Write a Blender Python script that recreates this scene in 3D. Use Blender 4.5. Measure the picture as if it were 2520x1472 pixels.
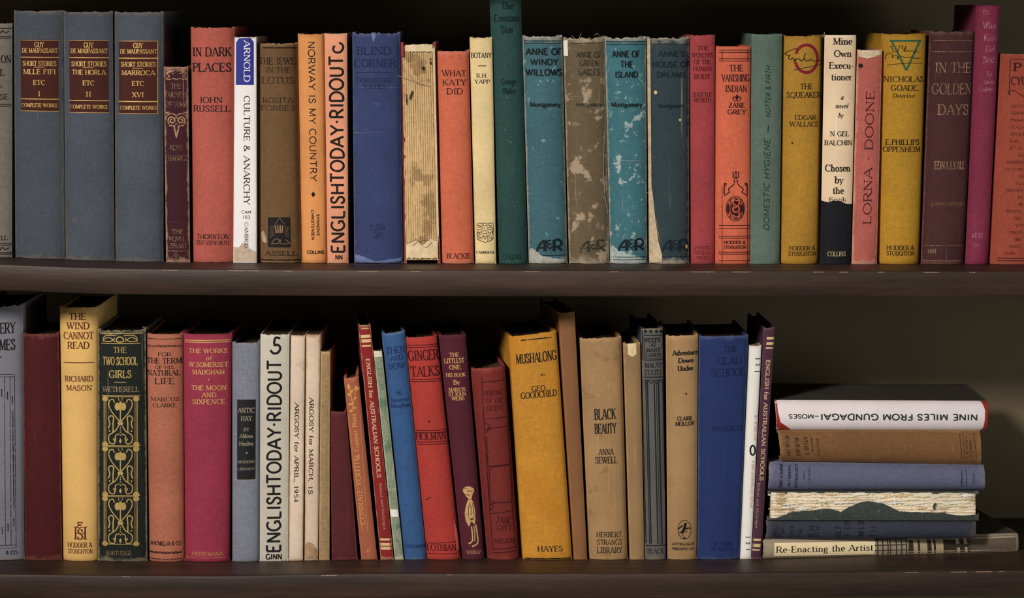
import bpy, math, random
from mathutils import Vector, noise as mnoise
for o in list(bpy.data.objects): bpy.data.objects.remove(o)
S = bpy.context.scene
COL = S.collection
# ------------------------------------------------------------------ camera, light, exposure
D, HOR, F = 2.6, 30.0, 7645.0                 # camera distance to the spines (m), horizon row, focal length (px of 2520)
PITCH = math.atan((736 - HOR) / F)
cam_d = bpy.data.cameras.new('camera'); cam = bpy.data.objects.new('camera', cam_d); COL.objects.link(cam)
cam_d.sensor_width = 36; cam_d.lens = 36 * F / 2520
cam.location = (0, -D, 0); cam.rotation_euler = (math.pi / 2 - PITCH, 0, 0)
S.camera = cam
cam_d.clip_start = .05
W = bpy.data.worlds.new('room'); S.world = W; W.use_nodes = True
W.node_tree.nodes['Background'].inputs[0].default_value = (1, .95, .88, 1)
W.node_tree.nodes['Background'].inputs[1].default_value = .115
def aim(o, t):
    o.rotation_euler = (Vector(t) - o.location).to_track_quat('-Z', 'Y').to_euler()
def lamp(name, kind, loc, tgt, energy, col, **kw):
    d = bpy.data.lights.new(name, kind); o = bpy.data.objects.new(name, d); COL.objects.link(o)
    o.location = loc; d.energy = energy; d.color = col
    for k, v in kw.items(): setattr(d, k, v)
    aim(o, tgt); return o
lamp('key_light', 'SPOT', (-1.45, -2.8, 1.05), (-.02, 0, -.26), 505, (1, .94, .88), spot_size=math.radians(25), spot_blend=1.0, shadow_soft_size=.26)  # key light from upper left; lamp unseen, soft cone added to imitate vignetting
lamp('window_light', 'AREA', (2.3, -1.3, -.45), (.3, .1, -.35), 11.5, (.96, 1, .94), shape='RECTANGLE', size=.7, size_y=1.0)
vs = S.view_settings
vs.view_transform = 'Standard'; vs.look = 'None'; vs.exposure = 0; vs.gamma = 1; vs.use_curve_mapping = False
# ------------------------------------------------------------------ pixel <-> place
def at(x, y, Y=0.0):
    xc, yc = (x - 1260) / F, (736 - y) / F
    cp, sp = math.cos(PITCH), math.sin(PITCH)
    d = Vector((xc, cp + yc * sp, -sp + yc * cp))
    return Vector((0, -D, 0)) + d * ((Y + D) / d.y)
UPB = [(-600, 626), (0, 634), (100, 638), (220, 643), (340, 645.5), (500, 647), (800, 649), (1300, 650), (2000, 651), (2520, 652), (3300, 653)]
LOB = [(-600, 1375), (0, 1380), (250, 1383), (550, 1385), (720, 1382), (900, 1379), (1300, 1379), (1700, 1379), (2000, 1376), (2520, 1370), (3300, 1362)]
def interp(T, x):
    if x <= T[0][0]: return T[0][1]
    for (a, b), (c, d) in zip(T, T[1:]):
        if x <= c: return b + (d - b) * (x - a) / (c - a)
    return T[-1][1]
UPZ = [(at(x, y).x, at(x, y).z) for x, y in UPB]
LOZ = [(at(x, y).x, at(x, y).z) for x, y in LOB]
def shelf_z(up, X): return interp(UPZ if up else LOZ, X)
# ------------------------------------------------------------------ materials
def lin(c, a=1.0):
    return tuple(((v / 255) / 12.92 if v / 255 <= .04045 else ((v / 255 + .055) / 1.055) ** 2.4) for v in c) + (a,)
class NT:
    def __init__(s, name):
        s.m = bpy.data.materials.new(name); s.m.use_nodes = True; s.t = s.m.node_tree
        s.b = s.t.nodes['Principled BSDF']; s.out = s.t.nodes['Material Output']
        s.tc = s.n('ShaderNodeTexCoord')
    def n(s, typ, **kw):
        nd = s.t.nodes.new(typ)
        for k, v in kw.items(): setattr(nd, k, v)
        return nd
    def set(s, sock, v):
        if isinstance(v, bpy.types.NodeSocket): s.t.links.new(v, sock)
        else: sock.default_value = v
    def math(s, op, a, b=0.0, clamp=False):
        nd = s.n('ShaderNodeMath', operation=op, use_clamp=clamp); s.set(nd.inputs[0], a); s.set(nd.inputs[1], b); return nd.outputs[0]
    def noise(s, scale, detail=3, rough=.55, sc=(1, 1, 1), off=0.0):
        mp = s.n('ShaderNodeMapping'); s.t.links.new(s.tc.outputs['Object'], mp.inputs[0])
        mp.inputs['Scale'].default_value = sc; mp.inputs['Location'].default_value = (off, off * .7, off * 1.3)
        nd = s.n('ShaderNodeTexNoise'); s.t.links.new(mp.outputs[0], nd.inputs['Vector'])
        nd.inputs['Scale'].default_value = scale; nd.inputs['Detail'].default_value = detail; nd.inputs['Roughness'].default_value = rough
        return nd.outputs['Fac']
    def ramp(s, v, lo, hi):
        nd = s.n('ShaderNodeMapRange', clamp=True); s.set(nd.inputs[0], v); nd.inputs[1].default_value = lo; nd.inputs[2].default_value = hi; return nd.outputs[0]
    def mix(s, f, a, b, mode='MIX'):
        nd = s.n('ShaderNodeMix', data_type='RGBA', blend_type=mode); s.set(nd.inputs[0], f)
        s.set(nd.inputs[6], a); s.set(nd.inputs[7], b); return nd.outputs[2]
    def bump(s, h, strength, dist):
        nd = s.n('ShaderNodeBump'); s.set(nd.inputs['Height'], h); nd.inputs['Strength'].default_value = strength; nd.inputs['Distance'].default_value = dist
        s.t.links.new(nd.outputs[0], s.b.inputs['Normal'])
    def done(s, col, rough=.8, spec=.25):
        s.set(s.b.inputs['Base Color'], col); s.b.inputs['Roughness'].default_value = rough; s.b.inputs['Specular IOR Level'].default_value = spec
        return s.m
def dim(c, k): return tuple(max(0, min(255, v * k)) for v in c)
_seed = [0]
def fade(c, k=.13):
    if c[0] > 1.6 * c[1] and c[2] > .75 * c[1]: c = (c[0] * .97, c[1], c[2] * .88)
    l = .3 * c[0] + .59 * c[1] + .11 * c[2]; return tuple(v + (l - v) * k for v in c)
def cloth(col, wear=.5, wear_col=None, hmm=190, wmm=34, spots=(), var=.12, weave=.3, rough=.82, ew=(4, 1.5), bump=.25):
    """book cloth or worn paper: thread weave, blotches, rubbed edges (uv = across, along), optional spots"""
    _seed[0] += 1; sd = _seed[0] * 3.71
    col = fade(col)
    n = NT('book_cloth')
    c = n.mix(n.noise(22, 4, off=sd), lin(dim(col, 1 - var)), lin(dim(col, 1 + var)))
    v1 = n.noise(1, 2, sc=(1900, 1900, 160), off=sd); v2 = n.noise(1, 2, sc=(160, 300, 1900), off=sd)
    wv = n.math('ADD', v1, v2)                                   # about 1
    fine = n.noise(2400, 2, .6, off=sd); dust = n.noise(330, 4, .7, off=sd + 3)
    k = n.math('ADD', n.math('MULTIPLY', n.math('SUBTRACT', wv, 1.0), weave * 1.7), 1.0)
    k = n.math('ADD', k, n.math('MULTIPLY', n.math('SUBTRACT', fine, .5), weave * 2.2))
    k = n.math('ADD', k, n.math('MULTIPLY', n.math('SUBTRACT', dust, .5), weave * 1.6))
    kc = n.n('ShaderNodeCombineColor')
    for i in range(3): n.t.links.new(k, kc.inputs[i])
    c = n.mix(1.0, c, kc.outputs[0], 'MULTIPLY')
    for sc_, thr, scol, amt in spots:
        m = n.math('MULTIPLY', n.ramp(n.noise(sc_, 5, .62, off=sd + 9), thr, thr + .05), amt)
        c = n.mix(m, c, lin(scol))
    if wear > .1:                                               # fine scratches along and across
        wc = lin(wear_col or tuple(min(255, v * .55 + 75) for v in col))
        for sc3, thr in (((420, 420, 9), .69), ((8, 30, 420), .72)):
            m = n.math('MULTIPLY', n.ramp(n.noise(1, 3, .5, sc=sc3, off=sd + 17), thr, thr + .05), min(.6, wear * .8))
            c = n.mix(m, c, wc)
    if wear > 0:
        uv = n.n('ShaderNodeSeparateXYZ'); n.t.links.new(n.tc.outputs['UV'], uv.inputs[0])
        def edge(s_, mm, w):
            e = n.math('MINIMUM', s_, n.math('SUBTRACT', 1.0, s_)); return n.math('MULTIPLY', e, mm / w)
        m = n.math('MINIMUM', edge(uv.outputs[0], wmm, ew[1]), edge(uv.outputs[1], hmm, ew[0]))
        nz = n.noise(140, 5, .65, off=sd + 5)
        f = n.math('SUBTRACT', n.math('MULTIPLY', nz, 2.6), m)
        f = n.math('MULTIPLY', n.ramp(f, .35, 1.25), wear)
        c = n.mix(f, c, lin(wear_col or tuple(min(255, v * .55 + 75) for v in col)))
    n.bump(wv, bump, .0004)
    return n.done(c, rough)
def plain(name, col, rough=.8, spec=.25, var=.08, scale=60):
    n = NT(name); _seed[0] += 1
    c = n.mix(n.noise(scale, 4, off=_seed[0]), lin(dim(col, 1 - var)), lin(dim(col, 1 + var)))
    return n.done(c, rough, spec)
_inks = {}
def ink(col, wear=.15, metal=0.0):
    """printed or stamped lettering; wear = share of it rubbed away"""
    key = (col, wear, metal)
    if key in _inks: return _inks[key]
    n = NT('gilt_stamping' if metal else 'printing_ink')
    c = n.mix(n.noise(300, 3), lin(dim(col, .82)), lin(dim(col, 1.15)))
    n.done(c, .45 if metal else .75, .4 if metal else .2); n.b.inputs['Metallic'].default_value = metal
    if wear > 0:
        tr = n.n('ShaderNodeBsdfTransparent'); mx = n.n('ShaderNodeMixShader')
        m = n.ramp(n.noise(420, 4, .7), .2 + wear * .45, .34 + wear * .6)
        n.t.links.new(m, mx.inputs[0]); n.t.links.new(tr.outputs[0], mx.inputs[1]); n.t.links.new(n.b.outputs[0], mx.inputs[2])
        n.t.links.new(mx.outputs[0], n.out.inputs[0])
    _inks[key] = n.m
    return n.m
def pages_mat(col, name='page_edges'):
    n = NT(name); _seed[0] += 1
    a = n.noise(1, 3, sc=(2600, 12, 8), off=_seed[0])
    c = n.mix(n.ramp(a, .3, .7), lin(dim(col, .55)), lin(dim(col, 1.1)))
    c = n.mix(n.math('MULTIPLY', n.noise(30, 4), .5), c, lin(dim(col, .6)))
    n.bump(a, .4, .0006)
    return n.done(c, .9, .1)
PAGES = pages_mat((96, 76, 54)); PAGES_PALE = pages_mat((190, 165, 130))
PAGES_LYING = None
# ------------------------------------------------------------------ mesh helpers
def mesh_obj(name, vs_, fs, mat, parent=None, base=None, uvs=None, smooth=True):
    me = bpy.data.meshes.new(name)
    if base is not None: vs_ = [tuple(Vector(v) - base) for v in vs_]
    me.from_pydata([tuple(v) for v in vs_], [], fs); me.update()
    if uvs is not None:
        l = me.uv_layers.new(name='across_along')
        for lp in me.loops: l.data[lp.index].uv = uvs[lp.vertex_index]
    if smooth:
        for p in me.polygons: p.use_smooth = True
        try: me.set_sharp_from_angle(angle=math.radians(40))
        except Exception: pass
    me.materials.append(mat)
    o = bpy.data.objects.new(name, me); COL.objects.link(o)
    if parent is not None: o.parent = parent
    return o
CR = {1: (0, 0, 480/1039), 2: (380, 40, 500/1150), 3: (780, 40, 500/1150), 4: (1130, 0, 520/1126), 5: (1560, 40, 500/1150), 6: (2000, 0, 520/1126),
      7: (0, 720, 480/940), 8: (420, 780, 500/1064), 9: (780, 740, 520/1126), 10: (1180, 720, 520/1093), 11: (1500, 740, 460/996), 12: (1800, 920, .375),
      13: (235, 800, 130/617), 14: (1750, 390, 110/623), 15: (395, 160, 80/471), 16: (1565, 780, 80/654), 17: (1150, 890, 140/412), 18: (1120, 1170, 80/561),
      19: (0, 730, 70/156), 20: (0, 50, 36/88), 21: (1880, 1040, 280/1374), 22: (2340, 0, 180/401), 23: (1290, 550, 430/2520), 24: (2000, 1260, 520/2520),
      25: (640, 520, 90/1104), 26: (840, 760, 160/368), 27: (2150, 1300, 250/2520), 28: (1920, 80, 120/736), 29: (2160, 80, 130/1063), 30: (340, 810, 120/883),
      31: (340, 1310, 240/2520), 32: (1820, 840, 100/268), 33: (1160, 530, 70/937), 34: (1640, 1270, 90/1104), 0: (0, 0, 1)}
def K(c, x, y): X, Y, s = CR[c]; return (X + x * s, Y + y * s)
# ------------------------------------------------------------------ lettering: letters drawn as strokes (thick T, thin n, curve c), cap height 1
def arc(cx, cy, rx, ry, a0, a1, n=14):
    return [(cx + rx * math.cos(math.radians(a0 + (a1 - a0) * i / n)), cy + ry * math.sin(math.radians(a0 + (a1 - a0) * i / n))) for i in range(n + 1)]
def smooth(P, n=5):
    out = []
    for i in range(len(P) - 1):
        p0, p1, p2, p3 = P[max(i - 1, 0)], P[i], P[i + 1], P[min(i + 2, len(P) - 1)]
        for k in range(n):
            t = k / n
            out.append(tuple(.5 * (2 * p1[j] + (p2[j] - p0[j]) * t + (2 * p0[j] - 5 * p1[j] + 4 * p2[j] - p3[j]) * t * t + (3 * p1[j] - p0[j] - 3 * p2[j] + p3[j]) * t ** 3) for j in (0, 1)))
    out.append(tuple(P[-1])); return out
def L(x0, y0, x1, y1, k): return ([(x0, y0), (x1, y1)], k)
G = {}
def g(ch, w, strokes, serifs=()): G[ch] = (w, strokes, serifs)
bowlP = [(.1, 1), (.34, 1)] + arc(.36, .74, .27, .26, 85, -85, 9) + [(.34, .48), (.1, .48)]
g('A', .86, [L(.02, 0, .42, 1, 'n'), L(.42, 1, .84, 0, 'T'), L(.17, .34, .68, .34, 'n')], [(.04, 0), (.82, 0)])
g('B', .7, [L(.1, 0, .1, 1, 'T'), ([(.1, 1), (.34, 1)] + arc(.36, .76, .22, .24, 85, -85, 9) + [(.34, .52), (.1, .52)], 'c'), ([(.34, .52)] + arc(.36, .26, .28, .26, 85, -85, 9) + [(.1, 0)], 'c')], [(.1, 0), (.1, 1)])
g('C', .84, [(arc(.47, .5, .42, .5, 48, 312, 18), 'c'), L(.75, .7, .75, .95, 't')])
g('D', .86, [L(.1, 0, .1, 1, 'T'), ([(.1, 1), (.34, 1)] + arc(.34, .5, .46, .5, 88, -88, 14) + [(.1, 0)], 'c')], [(.1, 0), (.1, 1)])
g('E', .7, [L(.1, 0, .1, 1, 'T'), L(.1, 1, .6, 1, 'n'), L(.1, .52, .48, .52, 'n'), L(.1, 0, .63, 0, 'n'), L(.6, 1, .6, .82, 't'), L(.63, 0, .64, .2, 't'), L(.48, .43, .48, .61, 't')], [(.1, 0), (.1, 1)])
g('F', .64, [L(.1, 0, .1, 1, 'T'), L(.1, 1, .6, 1, 'n'), L(.1, .5, .48, .5, 'n'), L(.6, 1, .6, .82, 't'), L(.48, .41, .48, .59, 't')], [(.1, 0), (.1, 1)])
g('G', .9, [(arc(.47, .5, .42, .5, 48, 322, 18), 'c'), L(.75, .7, .75, .95, 't'), L(.8, .04, .8, .4, 'T'), L(.58, .4, .84, .4, 'n')])
g('H', .88, [L(.12, 0, .12, 1, 'T'), L(.76, 0, .76, 1, 'T'), L(.12, .52, .76, .52, 'n')], [(.12, 0), (.12, 1), (.76, 0), (.76, 1)])
g('I', .34, [L(.17, 0, .17, 1, 'T')], [(.17, 0), (.17, 1)])
g('J', .46, [([(.3, 1), (.3, .2)] + arc(.14, .18, .16, .22, 0, -110, 7), 'c')], [(.3, 1)])
g('K', .8, [L(.1, 0, .1, 1, 'T'), L(.12, .42, .66, 1, 'n'), L(.3, .6, .74, 0, 'T')], [(.1, 0), (.1, 1), (.66, 1), (.74, 0)])
g('L', .66, [L(.1, 0, .1, 1, 'T'), L(.1, 0, .62, 0, 'n'), L(.62, 0, .64, .22, 't')], [(.1, 0), (.1, 1)])
g('M', 1.04, [L(.1, 0, .14, 1, 'n'), L(.14, 1, .52, .05, 'T'), L(.52, .05, .88, 1, 'n'), L(.9, 1, .92, 0, 'T')], [(.1, 0), (.92, 0), (.1, 1), (.92, 1)])
g('N', .88, [L(.12, 0, .12, 1, 'n'), L(.12, 1, .76, 0, 'T'), L(.76, 0, .76, 1, 'n')], [(.12, 0), (.09, 1), (.76, 1)])
g('O', .94, [(arc(.47, .5, .42, .5, 0, 360, 26), 'c')])
g('P', .66, [L(.1, 0, .1, 1, 'T'), (bowlP, 'c')], [(.1, 0), (.1, 1)])
g('Q', .94, [(arc(.47, .5, .42, .5, 0, 360, 26), 'c'), L(.45, .12, .9, -.2, 'T')])
g('R', .78, [L(.1, 0, .1, 1, 'T'), (bowlP, 'c'), L(.36, .5, .74, 0, 'T')], [(.1, 0), (.1, 1), (.75, 0)])
SP = [(.53, .78), (.47, .95), (.31, 1), (.14, .93), (.1, .76), (.2, .6), (.38, .5), (.54, .38), (.57, .2), (.46, .04), (.28, 0), (.12, .06), (.07, .25)]
g('S', .66, [(smooth(SP, 3), 'c'), L(.53, .72, .54, .96, 't'), L(.07, .04, .06, .28, 't')])
g('T', .76, [L(.02, 1, .74, 1, 'n'), L(.38, 1, .38, 0, 'T'), L(.03, 1, .02, .8, 't'), L(.73, 1, .74, .8, 't')], [(.38, 0)])
g('U', .84, [([(.12, 1), (.12, .3)] + arc(.42, .3, .3, .3, 180, 360, 12) + [(.72, 1)], 'c')], [(.12, 1), (.72, 1)])
g('V', .84, [L(.02, 1, .43, 0, 'T'), L(.43, 0, .82, 1, 'n')], [(.04, 1), (.8, 1)])
g('W', 1.2, [L(.02, 1, .34, 0, 'T'), L(.34, 0, .62, 1, 'n'), L(.58, 1, .86, 0, 'T'), L(.86, 0, 1.17, 1, 'n')], [(.05, 1), (.6, 1), (1.14, 1)])
g('X', .82, [L(.05, 1, .76, 0, 'T'), L(.05, 0, .74, 1, 'n')], [(.07, 0), (.74, 0), (.07, 1), (.74, 1)])
g('Y', .8, [L(.02, 1, .4, .48, 'T'), L(.78, 1, .4, .48, 'n'), L(.4, .5, .4, 0, 'T')], [(.05, 1), (.75, 1), (.4, 0)])
g('Z', .74, [L(.06, 1, .68, 1, 'n'), L(.68, 1, .06, 0, 'T'), L(.06, 0, .7, 0, 'n')])
# lower case, x height .64
b1 = arc(.3, .32, .23, .32, 0, 360, 18)
g('a', .54, [(smooth([(.1, .5), (.2, .63), (.34, .61), (.41, .48), (.41, .1), (.52, .02)]), 'c'), (smooth([(.41, .38), (.2, .34), (.08, .2), (.13, .03), (.27, .02), (.41, .16)]), 'c')])
g('b', .6, [L(.1, 0, .1, 1.02, 'T'), (arc(.31, .32, .23, .32, 150, -150, 16), 'c')], [(.06, 1.02)])
g('c', .52, [(arc(.32, .32, .25, .32, 50, 315, 14), 'c')])
g('d', .6, [L(.5, 0, .5, 1.02, 'T'), (arc(.29, .32, .23, .32, 30, 330, 16), 'c')], [(.46, 1.02), (.54, 0)])
g('e', .54, [([(.07, .36), (.52, .36)] + arc(.3, .34, .23, .31, 5, 315, 16), 'c')])
g('f', .38, [([(.16, 0), (.16, .8)] + arc(.32, .82, .16, .18, 180, 60, 6), 'c'), L(.02, .62, .34, .62, 'n')], [(.16, 0)])
g('g', .56, [(arc(.27, .42, .19, .22, 0, 360, 14), 'c'), (smooth([(.2, .22), (.1, .1), (.4, .02), (.5, -.12), (.3, -.3), (.08, -.2), (.14, -.02)]), 'c'), L(.4, .58, .54, .64, 'n')])
g('h', .64, [L(.11, 0, .11, 1.02, 'T'), ([(.11, .45)] + arc(.31, .42, .2, .22, 160, 0, 9) + [(.51, 0)], 'c')], [(.11, 0), (.07, 1.02), (.51, 0)])
g('i', .3, [L(.15, 0, .15, .62, 'T'), L(.15, .82, .15, .93, 'T')], [(.15, 0), (.1, .62)])
g('j', .3, [(smooth([(.15, .62), (.15, -.1), (.08, -.27), (-.04, -.25)]), 'c'), L(.15, .82, .15, .93, 'T')])
g('k', .6, [L(.11, 0, .11, 1.02, 'T'), L(.12, .26, .46, .62, 'n'), L(.25, .4, .54, 0, 'T')], [(.11, 0), (.07, 1.02), (.54, 0), (.46, .62)])
g('l', .3, [L(.15, 0, .15, 1.02, 'T')], [(.15, 0), (.11, 1.02)])
g('m', .94, [L(.11, 0, .11, .64, 'T'), ([(.11, .45)] + arc(.28, .42, .18, .21, 160, 0, 8) + [(.46, 0)], 'c'), ([(.46, .45)] + arc(.63, .42, .18, .21, 160, 0, 8) + [(.81, 0)], 'c')], [(.11, 0), (.46, 0), (.81, 0), (.08, .64)])
g('n', .62, [L(.11, 0, .11, .64, 'T'), ([(.11, .45)] + arc(.31, .42, .2, .22, 160, 0, 9) + [(.51, 0)], 'c')], [(.11, 0), (.51, 0), (.08, .64)])
g('o', .6, [(b1, 'c')])
g('p', .6, [L(.1, -.34, .1, .64, 'T'), (arc(.31, .32, .23, .32, 150, -150, 16), 'c')], [(.1, -.34), (.07, .64)])
g('q', .6, [L(.5, -.34, .5, .64, 'T'), (arc(.29, .32, .23, .32, 30, 330, 16), 'c')], [(.5, -.34)])
g('r', .42, [L(.11, 0, .11, .64, 'T'), (smooth([(.11, .42), (.2, .58), (.3, .63), (.38, .58)]), 'c')], [(.11, 0), (.08, .64)])
g('s', .46, [(smooth([(x * .72, y * .64) for x, y in SP], 3), 'c')])
g('t', .38, [(smooth([(.17, .86), (.17, .5), (.17, .12), (.24, .0), (.36, .06)]), 'c'), L(.04, .62, .34, .62, 'n')])
g('u', .62, [([(.11, .64), (.11, .22)] + arc(.31, .22, .2, .21, 180, 340, 8), 'c'), L(.51, 0, .51, .64, 'T')], [(.08, .64), (.54, 0)])
g('v', .56, [L(.03, .62, .28, 0, 'T'), L(.28, 0, .53, .62, 'n')], [(.05, .62), (.51, .62)])
g('w', .84, [L(.03, .62, .24, 0, 'T'), L(.24, 0, .43, .6, 'n'), L(.41, .6, .6, 0, 'T'), L(.6, 0, .8, .62, 'n')], [(.05, .62), (.79, .62)])
g('x', .56, [L(.05, .62, .5, 0, 'T'), L(.05, 0, .49, .62, 'n')], [(.05, .62), (.5, .62), (.05, 0), (.5, 0)])
g('y', .56, [L(.03, .62, .28, .02, 'T'), L(.53, .62, .16, -.32, 'n')], [(.05, .62), (.51, .62)])
g('z', .5, [L(.05, .62, .44, .62, 'n'), L(.44, .62, .05, 0, 'T'), L(.05, 0, .46, 0, 'n')])
g('0', .64, [(arc(.32, .5, .24, .5, 0, 360, 20), 'c')])
g('1', .4, [L(.2, 0, .2, 1, 'T'), L(.06, .84, .2, 1, 'n')], [(.2, 0)])
g('3', .6, [(smooth([(.1, .88), (.28, 1), (.46, .86), (.42, .62), (.24, .54)], 4), 'c'), (smooth([(.24, .54), (.48, .46), (.52, .2), (.3, 0), (.08, .1)], 4), 'c')])
g('4', .64, [L(.44, 0, .44, 1, 'T'), L(.44, 1, .06, .28, 'n'), L(.06, .28, .6, .28, 'n')])
g('5', .6, [([(.5, .98), (.18, .98), (.14, .56)] + smooth([(.14, .56), (.36, .62), (.52, .44), (.48, .12), (.28, 0), (.08, .1)], 4), 'c')])
g('9', .6, [(arc(.3, .68, .21, .31, 0, 360, 16), 'c'), (smooth([(.51, .7), (.48, .3), (.34, .06), (.14, 0)], 4), 'c')])
g('.', .26, [L(.12, -.01, .12, .12, 'd')]); g(',', .28, [L(.14, .1, .08, -.16, 'd')]); g("'", .24, [L(.12, 1, .1, .76, 'd')])
g(':', .28, [L(.13, 0, .13, .12, 'd'), L(.13, .5, .13, .62, 'd')]); g('-', .42, [L(.06, .36, .36, .36, 'h')]); g('_', .8, [L(.04, .42, .76, .42, 'n')])
g('*', .34, [L(.17, .42, .17, .58, 'd')]); g(' ', .36, [])
g('&', .86, [(smooth([(.82, .02), (.6, .2), (.24, .66), (.22, .88), (.38, 1), (.52, .86), (.44, .68), (.14, .42), (.08, .18), (.26, 0), (.5, .06), (.7, .42)], 4), 'c')])
STY = {'R': (.175, .085, 1, 0), 'B': (.235, .125, 1, 0), 'L': (.13, .065, 1, 0), 'S': (.145, .145, 0, 0), 'SM': (.175, .17, 0, 0), 'SB': (.255, .22, 0, 0), 'SL': (.1, .1, 0, 0), 'I': (.15, .075, 0, .26), 'SI': (.165, .15, 0, .24)}
def ribbon(P, ws, out, maxseg=None):
    """polyline with a width per point -> quads in out = (verts, faces)"""
    if maxseg:
        Q, U = [P[0]], [ws[0]]
        for i in range(1, len(P)):
            d = math.dist(P[i - 1], P[i]); n = max(1, int(math.ceil(d / maxseg)))
            for k in range(1, n + 1):
                t = k / n; Q.append(tuple(P[i - 1][j] + (P[i][j] - P[i - 1][j]) * t for j in (0, 1))); U.append(ws[i - 1] + (ws[i] - ws[i - 1]) * t)
        P, ws = Q, U
    V, Fc = out; n0 = len(V)
    closed = math.dist(P[0], P[-1]) < 1e-6 and len(P) > 3
    for i in range(len(P)):
        a = P[i - 1] if i > 0 else (P[-2] if closed else P[0]); b = P[i + 1] if i < len(P) - 1 else (P[1] if closed else P[-1])
        dx, dy = b[0] - a[0], b[1] - a[1]; l = math.hypot(dx, dy) or 1e-9; h = ws[i] / 2
        V.append((P[i][0] - dy / l * h, P[i][1] + dx / l * h)); V.append((P[i][0] + dy / l * h, P[i][1] - dx / l * h))
    for i in range(len(P) - 1):
        Fc.append((n0 + 2 * i, n0 + 2 * i + 1, n0 + 2 * i + 3, n0 + 2 * i + 2))
def layout(text, h, w, style, out, maxseg=7):
    """text in a box of cap height h and width w centred on 0,0"""
    wt, wn, ser, slant = STY[style]; gap = .1
    tot = sum(G[c][0] for c in text) + gap * (len(text) - 1)
    fx = w / tot; x = -w / 2; wf = max(.55, min(1, .3 + .72 * fx / h)); wt *= wf; wn *= (1 + wf) / 2   # condensed letters have thinner stems
    for c in text:
        gw, st, sf = G[c]
        def tr(p, x=x): return (x + p[0] * fx + slant * p[1] * h, (p[1] - .5) * h)
        for P, k in st:
            if k == 't' and not ser: continue
            Q = [tr(p) for p in P]
            if k == 'T': ws = [wt * h] * len(Q)
            elif k in 'nt': ws = [wn * h] * len(Q)
            elif k == 'd': ws = [max(wt, .13) * h] * len(Q)
            elif k == 'h': ws = [max(wn, .07) * h] * len(Q)
            else:
                ws = []
                for i in range(len(Q)):
                    a, b = Q[max(i - 1, 0)], Q[min(i + 1, len(Q) - 1)]
                    l = math.dist(a, b) or 1e-9
                    ws.append((wn + (wt - wn) * (abs(b[1] - a[1]) / l) ** 1.3) * h)
            ribbon(Q, ws, out, maxseg)
        if ser:
            e = (.09 + wt * .55)
            for p in sf:
                q = tr(p); yy = q[1] + (wn * .5 * h if p[1] < .3 else -wn * .5 * h)
                ribbon([(q[0] - e * h * min(1, fx / h * 1.15), yy), (q[0] + e * h * min(1, fx / h * 1.15), yy)], [wn * h] * 2, out)
        x += (gw + gap) * fx
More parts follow.
